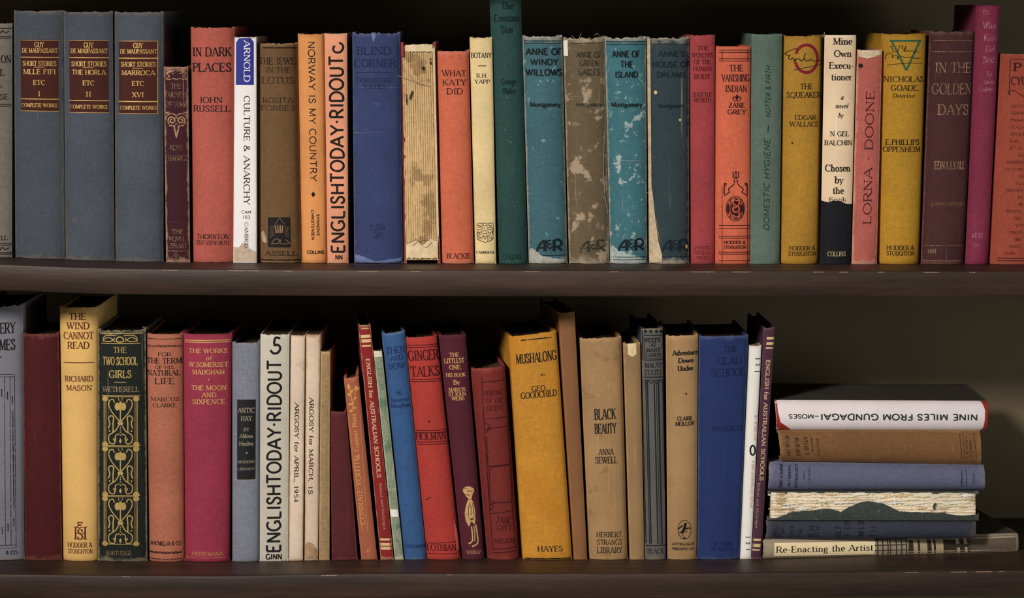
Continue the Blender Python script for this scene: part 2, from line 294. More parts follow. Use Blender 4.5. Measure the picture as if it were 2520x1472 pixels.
# ------------------------------------------------------------------ a book: boards, spine, page block, lettering
def wob(t, sd): return math.sin(t * 5.1 + sd) * .5 + math.sin(t * 11.3 + sd * 2.3) * .3 + math.sin(t * 23.7 + sd * 4.1) * .2
class Book:
    """corners in photo pixels, in the book's own frame: head-left, head-right, foot-left, foot-right of its spine"""
    def __init__(s, name, q, cloth_mat, label, group, up=None, Y=0.0, Ys=None, depth=.13, rnd=.003, yaw=0.0, board=.0024, square=.003,
                 pages=None, fray=.0006, cat='book', spine=True, board_mat=None, cap=.0012, joint=.0009, pb=True, keep_boards=True, wobble=.00025):
        s.q = [tuple(map(float, p)) for p in q]; s.sd = len(bpy.data.objects) * 1.37
        Ys = Ys or [Y] * 4
        s.c = [at(p[0], p[1], y) for p, y in zip(s.q, Ys)]
        if up is not None:
            for i in (2, 3): s.c[i].z = shelf_z(up, s.c[i].x) + .0002
        s.base = (s.c[2] + s.c[3]) / 2 if up is not None else min(s.c, key=lambda v: v.z).copy()
        s.dv = Vector((yaw, 1, 0)); s.depth = depth; rnd = rnd * 1.7 if rnd > .0021 else rnd * 1.3; s.rnd = rnd; s.cap = cap; s.wb = wobble
        tl, tr, bl, br = s.q
        s.Wp = (math.dist(tl, tr) + math.dist(bl, br)) / 2; s.Hp = (math.dist(tl, bl) + math.dist(tr, br)) / 2
        s.Wm = ((s.c[1] - s.c[0]).length + (s.c[3] - s.c[2]).length) / 2; s.Hm = ((s.c[0] - s.c[2]).length + (s.c[1] - s.c[3]).length) / 2
        e = bpy.data.objects.new(name, None); COL.objects.link(e); e.location = s.base; e.empty_display_size = .02
        e['label'] = label; e['category'] = cat; e['group'] = group; s.e = e
        s.bt = board / s.Wm; cm = cloth_mat
        s.host = e
        if spine: s.make_spine(cm, fray); s.host = s.spine
        bm_ = board_mat or cm
        if keep_boards:
            for nm, side in (('back_board', 0), ('front_board', 1)):
                r = [(0, rnd + .0002), (joint, rnd + .0028), (joint * .4, rnd + .006), (0, rnd + .0085), (0, depth), (board, depth), (board, rnd + .0002)]
                V, U = [], []
                nb = 9
                for k in range(nb):
                    b = k / (nb - 1)
                    for a_, t in r:
                        a = a_ / s.Wm
                        V.append(s.Q(a if side == 0 else 1 - a, b, t)); U.append((.5, b))
                n = len(r); Fc = []
                for k in range(nb - 1):
                    for i in range(n):
                        f = (k * n + i, k * n + (i + 1) % n, (k + 1) * n + (i + 1) % n, (k + 1) * n + i)
                        Fc.append(f if side == 1 else f[::-1])
                Fc.append(tuple(range(n)) if side == 0 else tuple(range(n))[::-1]); Fc.append(tuple(range((nb - 1) * n, nb * n)) if side == 1 else tuple(range((nb - 1) * n, nb * n))[::-1])
                mesh_obj(nm, V, Fc, bm_, e, s.base, U)
        if pb:
            a0 = s.bt * 1.04 + .0002 / s.Wm; b0 = square / s.Hm; t0 = rnd + .0018; t1 = depth - square
            V, Fc = [], []
            na, nt = 8, 2
            for b in (b0, 1 - b0):
                for i in range(na + 1):
                    a = a0 + (1 - 2 * a0) * i / na
                    bow = .0012 * (2 * i / na - 1) ** 2
                    for t in (t0 + bow, t1 + bow): V.append(s.Q(a, b, t))
            N = (na + 1) * 2
            for i in range(na):
                p = i * 2
                Fc.append((p, p + 1, p + 3, p + 2)); Fc.append((N + p, N + p + 2, N + p + 3, N + p + 1))
                Fc.append((p, p + 2, N + p + 2, N + p)); Fc.append((p + 1, N + p + 1, N + p + 3, p + 3))
            Fc.append((0, N, N + 1, 1)); Fc.append((2 * na, 2 * na + 1, N + 2 * na + 1, N + 2 * na))
            mesh_obj('page_block', V, Fc, pages or PAGES, e, s.base)
    def Q(s, a, b, t):
        tl, tr, bl, br = s.c
        return (bl * (1 - a) + br * a) * (1 - b) + (tl * (1 - a) + tr * a) * b + s.dv * t
    def P(s, a, b, off=0.0):
        u = min(1, abs(2 * a - 1)); t = s.rnd * (1 - math.sqrt(max(0, 1 - .92 * u * u))) / (1 - math.sqrt(.08))
        e = min(b, 1 - b) * s.Hm
        t += s.cap * math.exp(-e / .0016) + s.wb * wob(b * 2, s.sd) * (1 - u * u)
        return s.Q(a, b, t - off)
    def make_spine(s, mat, fray):
        nu, nv = 18, 44; V, U = [], []
        rows = [0, .4, 1, 2] + [None] * 0
        bs = sorted(set([0, .002, .005, .01, .02] + [k / 36 for k in range(1, 36)] + [.98, .99, .995, .998, 1]))
        for b in bs:
            for i in range(nu + 1):
                a = i / nu; bb = b
                if fray and b > .99: bb = b - (fray / s.Hm) * (mnoise.noise(Vector((a * s.Wm * 600, s.sd, 0))) + .6 + .7 * max(0, mnoise.noise(Vector((a * 9, s.sd, 3)))) ) * (b - .99) / .01
                if fray and b < .01: bb = b + (fray * .5 / s.Hm) * (abs(mnoise.noise(Vector((a * s.Wm * 600, s.sd + 7, 0))))) * (.01 - b) / .01
                V.append(s.P(a, bb)); U.append((a, b))
        n = len(V); w = nu + 1
        for b in (bs):
            for i in range(nu + 1):
                a = i / nu; aa = .5 + (a - .5) * (1 - .0022 / s.Wm)
                v = V[len(V) - n]
                p = s.Q(aa, b, 0); V.append(Vector((p.x if abs(s.c[1].x - s.c[0].x) > abs(s.c[1].z - s.c[0].z) else v.x, v.y + .0013, v.z if abs(s.c[1].x - s.c[0].x) > abs(s.c[1].z - s.c[0].z) else p.z))); U.append((a, b))
        Fc = []; R = len(bs)
        for j in range(R - 1):
            for i in range(nu):
                k = j * w + i
                Fc.append((k, k + 1, k + w + 1, k + w)); Fc.append((n + k, n + k + w, n + k + w + 1, n + k + 1))
        for i in range(nu):
            Fc.append((i, n + i, n + i + 1, i + 1)); k = (R - 1) * w + i; Fc.append((k, k + 1, n + k + 1, n + k))
        for j in range(R - 1):
            k = j * w; Fc.append((k, k + w, n + k + w, n + k)); k = j * w + nu; Fc.append((k, n + k, n + k + w, k + w))
        s.spine = mesh_obj('spine', V, Fc, mat, s.e, s.base, U)
    # --- photo pixel -> position on the spine (across, along), in pixel units of the flattened spine
    def inv(s, x, y):
        tl, tr, bl, br = s.q; a = b = .5
        for _ in range(12):
            px = (bl[0] * (1 - a) + br[0] * a) * (1 - b) + (tl[0] * (1 - a) + tr[0] * a) * b - x
            py = (bl[1] * (1 - a) + br[1] * a) * (1 - b) + (tl[1] * (1 - a) + tr[1] * a) * b - y
            dxa = (br[0] - bl[0]) * (1 - b) + (tr[0] - tl[0]) * b; dya = (br[1] - bl[1]) * (1 - b) + (tr[1] - tl[1]) * b
            dxb = (tl[0] - bl[0]) * (1 - a) + (tr[0] - br[0]) * a; dyb = (tl[1] - bl[1]) * (1 - a) + (tr[1] - br[1]) * a
            det = dxa * dyb - dxb * dya
            a -= (px * dyb - py * dxb) / det; b -= (dxa * py - dya * px) / det
        return a * s.Wp, b * s.Hp
    def flat(s, c, pts): return [s.inv(*K(c, x, y)) for x, y in pts]
    def put(s, name, V2, Fc, mat, off, parent=None, label=None):
        if not Fc: return None
        Vs = [s.P(min(.995, max(.005, x / s.Wp)), min(.998, max(.002, y / s.Hp)), off) for x, y in V2]
        o = mesh_obj(name, Vs, Fc, mat, parent or s.host, s.base, [(x / s.Wp, y / s.Hp) for x, y in V2], smooth=False)
        if parent is not None: o.location = (0, 0, 0)
        if label: o['label'] = label
        return o
    def draw(s, name, mat, c, items, off=.00014, label=None):
        """items in crop c: text tuples (str, cx, cy, h, w[, style[, rot]]), or ('line'|'curve'|'ring'|'dot'|'poly', ...)"""
        if name in ('rule', 'ornament', 'border', 'emblem', 'printed_pattern') and 1 < len(items) <= 26:   # every rule or scroll is a piece of its own
            for it in items: o = s.draw(name, mat, c, [it], off, label)
            return o
        out = ([], []); k = CR[c][2]
        for it in items:
            h0 = it[0]
            if h0 in ('line', 'curve'):
                P = it[1] if h0 == 'line' else smooth(it[1], 6)
                Q = s.flat(c, P); ribbon(Q, [it[2] * k] * len(Q), out, 6)
            elif h0 == 'ring':
                _, cx, cy, rx, ry, th = it[:6]; a0, a1 = it[6:8] if len(it) > 6 else (0, 360)
                Q = s.flat(c, arc(cx, cy, rx, ry, a0, a1, 30)); ribbon(Q, [th * k] * len(Q), out)
            elif h0 in ('dot', 'poly'):                # filled shape, laid on the curve of the spine in rings
                Q = s.flat(c, arc(it[1], it[2], it[3], it[4], 0, -360, 14)[:-1] if h0 == 'dot' else it[1])
                mx, my = sum(p[0] for p in Q) / len(Q), sum(p[1] for p in Q) / len(Q)
                R = max(1, int(max(math.dist(p, (mx, my)) for p in Q) / 4)); n = len(Q); n0 = len(out[0])
                out[0].append((mx, my))
                for r in range(1, R + 1): out[0].extend((mx + (x - mx) * r / R, my + (y - my) * r / R) for x, y in Q)
                for i in range(n):
                    out[1].append((n0, n0 + 1 + i, n0 + 1 + (i + 1) % n))
                    for r in range(R - 1):
                        q = n0 + 1 + r * n; out[1].append((q + i, q + n + i, q + n + (i + 1) % n, q + (i + 1) % n))
            elif h0 == 'scrawl':                       # lettering rubbed past reading: letter-like strokes
                _, cx, cy, h, w, rot = it; rr = random.Random(int(cx * 7 + cy)); t = ([], []); x = -w / 2 * k; hh = h * k
                while x < w / 2 * k:
                    st = hh * .16; y0, y1 = -hh / 2, hh / 2; wl = hh * rr.uniform(.3, .45)
                    if rr.random() < .12: x += wl * 1.6; continue
                    ribbon([(x, y0), (x, y1)], [st] * 2, t)
                    for yy in rr.sample((y1 - st / 2, 0, y0 + st / 2), rr.choice((1, 2, 2))): ribbon([(x, yy), (x + wl * rr.uniform(.7, 1), yy + rr.uniform(-.1, .1) * hh)], [st * .8] * 2, t)
                    if rr.random() < .5: ribbon([(x + wl, y0), (x + wl, y1 * rr.uniform(.4, 1))], [st] * 2, t)
                    x += wl + hh * .28
                s._place(t, c, cx, cy, rot, out)
            else:
                txt, cx, cy, h, w = it[:5]; st = it[5] if len(it) > 5 else 'R'; rot = it[6] if len(it) > 6 else '0'
                t = ([], []); layout(txt, h * k, w * k, st, t); s._place(t, c, cx, cy, rot, out)
        return s.put(name, out[0], out[1], mat, off, label=label)
    def _place(s, t, c, cx, cy, rot, out):
        X, Y = s.inv(*K(c, cx, cy)); n0 = len(out[0])
        for lx, ly in t[0]:
            out[0].append({'0': (X + lx, Y + ly), 'd': (X + ly, Y - lx), 'u': (X - ly, Y + lx), '180': (X - lx, Y - ly)}[rot])
        out[1].extend(tuple(i + n0 for i in f) for f in t[1])
    def sheet(s, name, mat, c, lo, hi, off=.0001, thick=0.0, axis='x', n=16, m=10, label=None, jag=0.0):
        """a piece of paper, label or cloth lying on the spine between two outlines (crop pixels)"""
        A, B = s.flat(c, lo), s.flat(c, hi); ax = 0 if axis == 'x' else 1
        for T in (A, B): T.sort(key=lambda p: p[ax])
        t0, t1 = max(A[0][ax], B[0][ax]), min(A[-1][ax], B[-1][ax])
        def val(T, t):
            return interp([(p[ax], p[1 - ax]) for p in T], t)
        V2 = []
        for i in range(n + 1):
            t = t0 + (t1 - t0) * i / n
            j0 = jag * mnoise.noise(Vector((t * .35, s.sd, 1))) if jag else 0; j1 = jag * mnoise.noise(Vector((t * .35, s.sd, 9))) if jag else 0
            l, h = val(A, t) + j0, val(B, t) + j1
            for j in range(m + 1):
                u = l + (h - l) * j / m; V2.append((t, u) if ax == 0 else (u, t))
        Fc = []
        for i in range(n):
            for j in range(m):
                k = i * (m + 1) + j; f = (k, k + m + 1, k + m + 2, k + 1); Fc.append(f if ax == 0 else f[::-1])
        if not thick: return s.put(name, V2, Fc, mat, off, label=label)
        cl = lambda x, y, o: s.P(min(.999, max(.001, x / s.Wp)), min(.999, max(.001, y / s.Hp)), o)
        V = [cl(x, y, off + thick) for x, y in V2] + [cl(x, y, off) for x, y in V2]; N = len(V2)
        Fa = list(Fc) + [tuple(i + N for i in f[::-1]) for f in Fc]
        ring = [i * (m + 1) for i in range(n + 1)] + [n * (m + 1) + j for j in range(1, m + 1)] + [i * (m + 1) + m for i in range(n - 1, -1, -1)] + [j for j in range(m - 1, 0, -1)]
        for a, b in zip(ring, ring[1:] + ring[:1]): Fa.append((a, a + N, b + N, b) if ax == 0 else (a, b, b + N, a + N))
        o = mesh_obj(name, V, Fa, mat, s.e, s.base, [(x / s.Wp, y / s.Hp) for x, y in V2] * 2)
        if label: o['label'] = label
        return o
    def rect(s, name, mat, c, x0, y0, x1, y1, off=.00008, label=None):
        h = s.host; s.host = s.e                        # a label is a part of the book, its lettering a part of the label
        o = s.sheet(name, mat, c, [(x0, y1), (x1, y1)], [(x0, y0), (x1, y0)], off, label=label, n=14, m=8)
        s.host = o if 'label' in name else h; return o
    def thread(s, name, c, pts, r, mat, lift=.0008):
        """a loose thread hanging off the spine"""
        P = [s.P(x / s.Wp, min(1, y / s.Hp), lift) if y <= s.Hp else s.P(min(1, max(0, x / s.Wp)), 1, lift) + (s.c[0] - s.c[2]).normalized() * ((y - s.Hp) / s.Hp * s.Hm) for x, y in s.flat(c, smooth(pts, 4))]
        V, Fc = [], []
        for i, p in enumerate(P):
            d = (P[min(i + 1, len(P) - 1)] - P[max(i - 1, 0)]).normalized(); u = d.cross(Vector((0, 1, 0))); u = u.normalized() if u.length > 1e-6 else Vector((1, 0, 0)); v = d.cross(u)
            for k in range(4): an = k * math.pi / 2; V.append(p + u * r * math.cos(an) + v * r * math.sin(an))
        for i in range(len(P) - 1):
            for k in range(4): Fc.append((i * 4 + k, i * 4 + (k + 1) % 4, i * 4 + 4 + (k + 1) % 4, i * 4 + 4 + k))
        return mesh_obj(name, V, Fc, mat, s.e, s.base)
def quad(x0, x1, x2, x3, yt, yb, yt2=None, yb2=None):
    """standing book: head-left x, head-right x, foot-left x, foot-right x"""
    return [(x0, yt), (x1, yt if yt2 is None else yt2), (x2, yb), (x3, yb if yb2 is None else yb2)]
def lying(l0, r0, l1, r1, tl, tr, bl, br, head='left'):
    """lying book: left/right x of the upper edge, of the lower edge, then the y of upper left, upper right, lower left, lower right"""
    TL, TR, BL, BR = (l0, tl), (r0, tr), (l1, bl), (r1, br)
    return [BL, TL, BR, TR] if head == 'left' else [TR, BR, TL, BL]
# ------------------------------------------------------------------ the setting and the bookcase
def wood(name, col):
    n = NT(name)
    g1 = n.noise(1, 5, .6, sc=(6, 60, 90)); g2 = n.noise(1, 3, .6, sc=(40, 500, 500), off=4)
    c = n.mix(n.ramp(g1, .3, .7), lin(dim(col, .72)), lin(dim(col, 1.25)))
    c = n.mix(n.math('MULTIPLY', n.ramp(g2, .45, .75), .35), c, lin(dim(col, .55)))
    sp = n.ramp(n.noise(260, 4, .7, sc=(.35, 1, 1), off=8), .68, .74)
    c = n.mix(n.math('MULTIPLY', sp, .35), c, lin((105, 90, 80)))
    n.bump(g2, .2, .0006)
    return n.done(c, .5, .35)
WOOD = wood('dark_stained_wood', (54, 38, 30))
def plaster():
    n = NT('painted_plaster')
    c = n.mix(n.noise(9, 5, off=3), lin((104, 92, 72)), lin((128, 113, 90)))
    n.bump(n.noise(220, 4), .25, .001)
    return n.done(c, .92, .15)
YF, YB = -.062, .2
V = [(-1.3, YB, -.75), (1.3, YB, -.75), (1.3, YB, .3), (-1.3, YB, .3), (-1.3, YB + .03, -.75), (1.3, YB + .03, -.75), (1.3, YB + .03, .3), (-1.3, YB + .03, .3)]
BOXF = [(0, 1, 2, 3), (5, 4, 7, 6), (4, 0, 3, 7), (1, 5, 6, 2), (3, 2, 6, 7), (4, 5, 1, 0)]
wl = mesh_obj('wall_back', V, BOXF, plaster(), smooth=False)
wl['kind'] = 'structure'; wl['label'] = 'dark grey-green plaster wall behind the shelves'
case = bpy.data.objects.new('bookcase', None); COL.objects.link(case); case.location = (0, YB, -.75)
case['label'] = 'dark stained wooden bookcase with long sagging shelf boards'; case['category'] = 'bookcase'
cb = Vector(case.location)
def board(name, zf, th, rowx, worn):
    xs = [i * .02 for i in range(-60, 61)]; V, U = [], []
    for x in xs:
        z = zf(x); e = .0008 * mnoise.noise(Vector((x * 30, worn, 0))); r = .0016
        prof = [(YB, z), (YF + .006, z), (YF + r, z - .0001), (YF + .0004 + abs(e) * .4, z - .0007), (YF, z - .0022), (YF + abs(e) * .6, z - th + .0015), (YF + .001, z - th), (YB, z - th)]
        V += [(x, y, zz) for y, zz in prof]
    m = 8; Fc = []
    for i in range(len(xs) - 1):
        for k in range(m): Fc.append((i * m + k, (i + 1) * m + k, (i + 1) * m + (k + 1) % m, i * m + (k + 1) % m)[::-1])
    Fc.append(tuple(range(m))[::-1]); Fc.append(tuple(range((len(xs) - 1) * m, len(xs) * m)))
    return mesh_obj(name, V, Fc, WOOD, case, cb)
board('shelf', lambda x: shelf_z(True, x), .0215, 0, 1.0)
board('shelf', lambda x: shelf_z(False, x), .0208, 0, 5.0)
board('shelf', lambda x: .0545, .0215, 0, 9.0)
for sx in (-1, 1):
    x0, x1 = sorted((sx * 1.2005, sx * 1.222)); V = [(x, y, z) for z in (-.75, .3) for x, y in ((x0, YF), (x1, YF), (x1, YB - .0005), (x0, YB - .0005))]
    mesh_obj('side_panel', V, [(3, 2, 1, 0), (4, 5, 6, 7), (0, 1, 5, 4), (1, 2, 6, 5), (2, 3, 7, 6), (3, 0, 4, 7)], WOOD, case, cb, smooth=False)

CHIP = plain('bare_wood_scratch', (150, 126, 108), var=.3, scale=300)
def chips(up, spans):
    """pale scratches along the front edge of a shelf board"""
    for x0, x1 in spans:
        X0, X1 = at(x0, 660 if up else 1405, YF).x, at(x1, 660 if up else 1405, YF).x; n = 20; V, Fc = [], []
        for i in range(n + 1):
            x = X0 + (X1 - X0) * i / n; z = shelf_z(up, x); h = .00026 * (1 + 1.4 * mnoise.noise(Vector((x * 900, 0, 0)))) * (.25 if i in (0, n) else 1) + .00006
            V += [(x, YF - .00012, z - .0012 - h), (x, YF - .00012, z - .0012 + h * .4), (x, YF + .0006, z - .0012 + h * .4), (x, YF + .0006, z - .0012 - h)]
        for i in range(n):
            for k in range(4): Fc.append((i * 4 + k, i * 4 + (k + 1) % 4, i * 4 + 4 + (k + 1) % 4, i * 4 + 4 + k)[::-1])
        Fc += [(0, 1, 2, 3), (n * 4 + 3, n * 4 + 2, n * 4 + 1, n * 4)]
        sh = [o for o in case.children if o.name.startswith('shelf')][0 if up else 1]
        mesh_obj('scratch', V, Fc, CHIP, sh, cb, smooth=False)
chips(True, [(400, 440), (560, 640), (700, 718), (880, 930), (1010, 1035), (1290, 1330), (1500, 1522), (1700, 1760), (1800, 1850), (2000, 2030), (2065, 2088), (2160, 2178), (2272, 2312), (2386, 2402)])
chips(False, [(300, 318), (790, 830), (1100, 1112), (2225, 2260), (2340, 2380), (2400, 2442), (2458, 2472)])
# ------------------------------------------------------------------ upper shelf, from left to right
GU, GL, GS = 'books standing on the upper shelf', 'books standing on the lower shelf', 'books lying in the stack on the lower shelf'
GOLD = ink((205, 165, 95), .12, .25); GOLD_FADED = ink((150, 118, 85), .42, .15)
BLACK = ink((24, 19, 19), .1); BLACKW = ink((24, 19, 19), .3)
HB, PBK = 'hardcover_book', 'paperback_book'
FUZZ = plain('frayed_thread', (170, 150, 125))
# 1 grey-beige, cut by the frame
b = Book(HB, quad(-66, 28, -68, 27, 57, 634), cloth((122, 112, 102), .3, wmm=32), 'grey-beige cloth book with double black rules, beside a slate grey volume', GU, up=True)
b.draw('title', BLACK, 20, [('ON', 33, 232, 44, 56, 'R'), ('L', 14, 312, 40, 28), ('Y', -4, 410, 34, 30), ('SE', 24, 458, 32, 50)])
b.draw('publisher_name', BLACK, 20, [('LL', 24, 1308, 28, 38)])
b.draw('ornament', BLACK, 20, [('line', [(-160, y), (64, y)], 5) for y in (48, 96, 106, 503, 514, 1343, 1353, 1398, 1407)] +
       [('curve', [(x, y0 + 8), (x + 14, y0 - 10), (x + 30, y0 + 4), (x + 50, y0 - 8)], 6) for y0 in (72, 1376) for x in (-150, -100, -50, 0)])
# 2-4 the three slate volumes
def slate(q, label, lab, lines, num, wear):
    b = Book(HB, q, cloth((70, 77, 88), wear, (118, 106, 92), hmm=206, wmm=40, spots=[(70, .68, (110, 104, 96), .4)], var=.14), label, GU, up=True, rnd=.004, depth=.14, fray=.0012)
    x0, y0, x1, y1 = lab
    b.rect('spine_label', cloth((72, 27, 21), .15, hmm=60, weave=.1), 1, x0, y0, x1, y1, label='dark red leather title label')
    cx = (x0 + x1) / 2; w = (x1 - x0)
    b.draw('author_name', GOLD, 1, [('GUY', cx, y0 + 27, 27, 50), ('DE MAUPASSANT', cx + 1, y0 + 58, 23, w * .92)], off=.00018)
    b.draw('title', GOLD, 1, [('SHORT STORIES', cx, y0 + 127, 25, w * .88), (lines, cx, y0 + 171, 25, w * .84), ('ETC', cx, y0 + 228, 24, 62), (num, cx, y0 + 288, 25, 14 * max(1, len(num)) + (18 if len(num) > 2 else 0)), ('COMPLETE WORKS', cx, y1 - 33, 19, w * .93)], off=.00018)
    b.draw('rule', GOLD, 1, [('line', [(x0, y), (x1, y)], t) for y, t in ((y0 + 3, 2.5), (y0 + 94, 4.5), (y1 - 66, 4.5), (y1 - 2, 2.5))] + [('line', [(cx - 28, y0 + 147), (cx + 28, y0 + 147)], 2.5)], off=.00018)
    return b
slate(quad(31, 152.5, 35, 157, 25, 638), 'slate grey cloth volume with red title label numbered I', (107, 210, 310, 592), 'MLLE FIFI', 'I', .7)
slate(quad(153.5, 275, 159, 279.5, 27, 642), 'slate grey cloth volume with red title label numbered II', (366, 212, 577, 600), 'THE HORLA', 'II', .6)
b = slate(quad(279.5, 400, 282, 400, 28, 645), 'slate grey cloth volume with red title label numbered XVI', (630, 215, 840, 605), 'MARROCA', 'XVI', .6)
b.draw('rule', GOLD, 1, [('line', [(838, 217), (838, 603)], 3)], off=.00018)
# 5 small dark maroon with gilt scrolls
b = Book(HB, quad(402, 462, 408, 467, 164, 645), cloth((60, 18, 32), .9, (168, 128, 112), hmm=160, wmm=20, ew=(5, 1.9)), 'small dark maroon book with faded gilt scrolls and pale rubbed edges', GU, up=True, depth=.105, rnd=.002)
b.draw('title', GOLD_FADED, 15, [('THE', 222, 303, 72, 140, 'L'), ('DUCHESS', 228, 428, 76, 300, 'L'), ('OF YORK', 228, 568, 76, 300, 'L')])
b.draw('author_name', GOLD_FADED, 15, [('ALYS', 218, 1190, 75, 190, 'L'), ('CHATWICK', 228, 1340, 80, 300, 'L')])
b.draw('publisher_name', GOLD_FADED, 1, [('THE', 945, 1232, 24, 62, 'L'), ('NOVEL', 943, 1272, 26, 88, 'L'), ('LIBRARY', 943, 1307, 26, 108, 'L')])
spir = lambda cx, cy, s, r0: [(cx + s * r0 * (1 - t / 22) * math.cos(t * .55 + 2.2), cy + r0 * (1 - t / 22) * math.sin(t * .55 + 2.2)) for t in range(18)]
orn = []
for s_ in (1, -1):
    m = lambda x: 231 - s_ * (231 - x)
    orn += [('curve', spir(m(165), 800, s_, 62), 20), ('curve', [(m(72), 790), (m(90), 735), (m(150), 700), (m(215), 720), (m(228), 770)], 16), ('poly', [(m(68), 672), (m(145), 676), (m(72), 715)] if s_ > 0 else [(m(68), 672), (m(72), 715), (m(145), 676)]),
            ('curve', [(m(120), 872), (m(190), 880), (m(205), 940), (m(232), 1045)], 17), ('curve', [(m(232), 835), (m(205), 890), (m(228), 990)], 9),
            ('curve', [(m(70), 205), (m(140), 205), (m(195), 195), (m(228), 212)], 11), ('curve', [(m(75), 120), (m(130), 95), (m(200), 80)], 14), ('curve', [(m(75), 190), (m(130), 165), (m(95), 130), (m(150), 110), (m(190), 130)], 10)]
b.draw('ornament', ink((165, 130, 95), .3, .2), 15, orn)
b.draw('rule', GOLD_FADED, 1, [('line', [(884, 1335), (1004, 1335)], 4), ('line', [(884, 1383), (1004, 1383)], 4), ('line', [(938, 1335), (938, 1383)], 4), ('curve', [(886, 1345), (905, 1372), (935, 1352)], 3), ('curve', [(942, 1352), (970, 1374), (1002, 1345)], 3)])
# 6 faded red
b = Book(HB, quad(467, 575.5, 473, 575, 66, 647), cloth((182, 80, 76), .35, (140, 92, 72), hmm=198, wmm=37), 'large faded red cloth book with bold black title in two lines', GU, up=True, rnd=.005, depth=.135, fray=.0012)
b.draw('title', BLACK, 2, [('IN DARK', 323, 201, 50, 214), ('PLACES', 324, 288, 48, 214)])
b.draw('author_name', BLACK, 2, [('JOHN', 318, 472, 32, 130), ('RUSSELL', 323, 521, 34, 206)])
b.draw('publisher_name', BLACKW, 2, [('THORNTON', 329, 1248, 27, 186), ('BUTTERWORTH', 328, 1283, 23, 190)])
# 7 white paperback with blue patch
b = Book(PBK, quad(577, 630, 573.5, 631, 91, 647), cloth((232, 227, 226), .35, (170, 160, 145), hmm=188, wmm=18, weave=.05, var=.04, bump=.08), 'white paperback with dark blue patch at the head of its spine', GU, up=True, rnd=.0012, board=.0006, square=.0003, depth=.12, cap=.0004, joint=.0001, pages=PAGES_PALE)
b.sheet('spine_label', plain('blue_print', (38, 42, 132), .6), 2, [(460, 387), (563, 387)], [(461, 150), (478, 124), (545, 122), (562, 148)], label='dark blue printed patch')
b.draw('publisher_name', ink((232, 228, 228), .05), 2, [('ARNOLD', 524, 254, 35, 232, 'R', 'd')], off=.0002)
b.draw('title', ink((30, 30, 42), .05), 2, [('CULTURE & ANARCHY', 523, 757, 33, 616, 'R', 'd')])
b.draw('series_mark', ink((40, 40, 48), .1), 2, [('CAM', 520, 1107, 17, 52, 'S'), ('103', 521, 1136, 17, 38, 'S'), ('CAMBRID', 521, 1238, 19, 146, 'R', 'd')])
b.sheet('scuffed_patch', plain('scuffed_paper', (176, 158, 138), var=.3, scale=260), 2, [(446, 1390), (576, 1390)], [(446, 1305), (480, 1308), (500, 1278), (520, 1290), (545, 1318), (576, 1335)], off=.0001, label='grey scuffed paper at the foot')
# 8 brown
b = Book(HB, quad(631.5, 730, 632, 741, 105, 647), cloth((104, 74, 42), .55, (150, 122, 90), hmm=184, wmm=35), 'brown cloth book with dark printed open-book emblem near its foot', GU, up=True, rnd=.006, Y=.002, fray=.001)
DB = ink((42, 29, 20), .25)
b.draw('title', DB, 2, [('THE JEWE', 692, 253, 37, 216), ('IN THE', 700, 303, 29, 145), ('LOTUS', 697, 362, 36, 186)])
b.draw('author_name', DB, 2, [('ROSITA', 697, 474, 30, 178), ('FORBES', 698, 518, 29, 198)])
b.rect('emblem', ink((26, 22, 24), .12), 2, 641, 1137, 771, 1308, label='dark square with a hand above an open book')
LT = ink((150, 116, 84), .15)
b.draw('emblem_figure', LT, 25, [('curve', [(455 + i * 75, 400 + abs(i - 1.5) * 14), (470 + i * 68, 520), (495 + i * 55, 650)], 34) for i in range(4)] +
       [('curve', [(340, 985), (430, 850), (560, 840), (555, 960), (340, 985)], 16), ('curve', [(620, 850), (625, 970), (890, 970), (760, 840)], 16)] +
       [('line', [(290 + 0 * i, 500 + i * 75), (430, 440 + i * 60)], 9) for i in range(5)] + [('line', [(870, 500 + i * 75), (740, 440 + i * 60)], 9) for i in range(5)] + [('curve', [(440, 400), (520, 300), (590, 190), (660, 300), (740, 380)], 9)], off=.00018)
b.draw('publisher_name', DB, 2, [('ASSELL', 716, 1342, 26, 172, 'B')])
b.draw('rule', DB, 2, [('line', [(612, 178), (800, 178)], 9), ('line', [(600, 1381), (822, 1381)], 9)])
b.sheet('scuffed_patch', plain('scuffed_cloth', (158, 142, 122), var=.2, scale=200), 2, [(603, 1250), (612, 1278), (632, 1286)], [(603, 1225), (616, 1215), (632, 1255)], off=.0001)
# 9 orange
b = Book(HB, quad(731.5, 797, 742.5, 804, 83, 649), cloth((214, 136, 70), .4, (150, 95, 60), hmm=192, wmm=22, weave=.12), 'orange paper-covered book with small black diamond below its title', GU, up=True, rnd=.0035, depth=.125)
b.draw('title', BLACK, 2, [('NORWAY IS MY COUNTRY', 894, 537, 36, 792, 'S', 'd'), ('poly', [(899, 990), (911, 1008), (899, 1026), (887, 1008)])])
b.draw('author_name', BLACK, 2, [('SYNNOVE', 926, 1183, 15, 124, 'SB', 'd'), ('CHRISTENSEN', 896, 1182, 15, 170, 'SB', 'd')])
b.draw('publisher_name', BLACK, 2, [('COLLINS', 911, 1337, 18, 98, 'SB')])
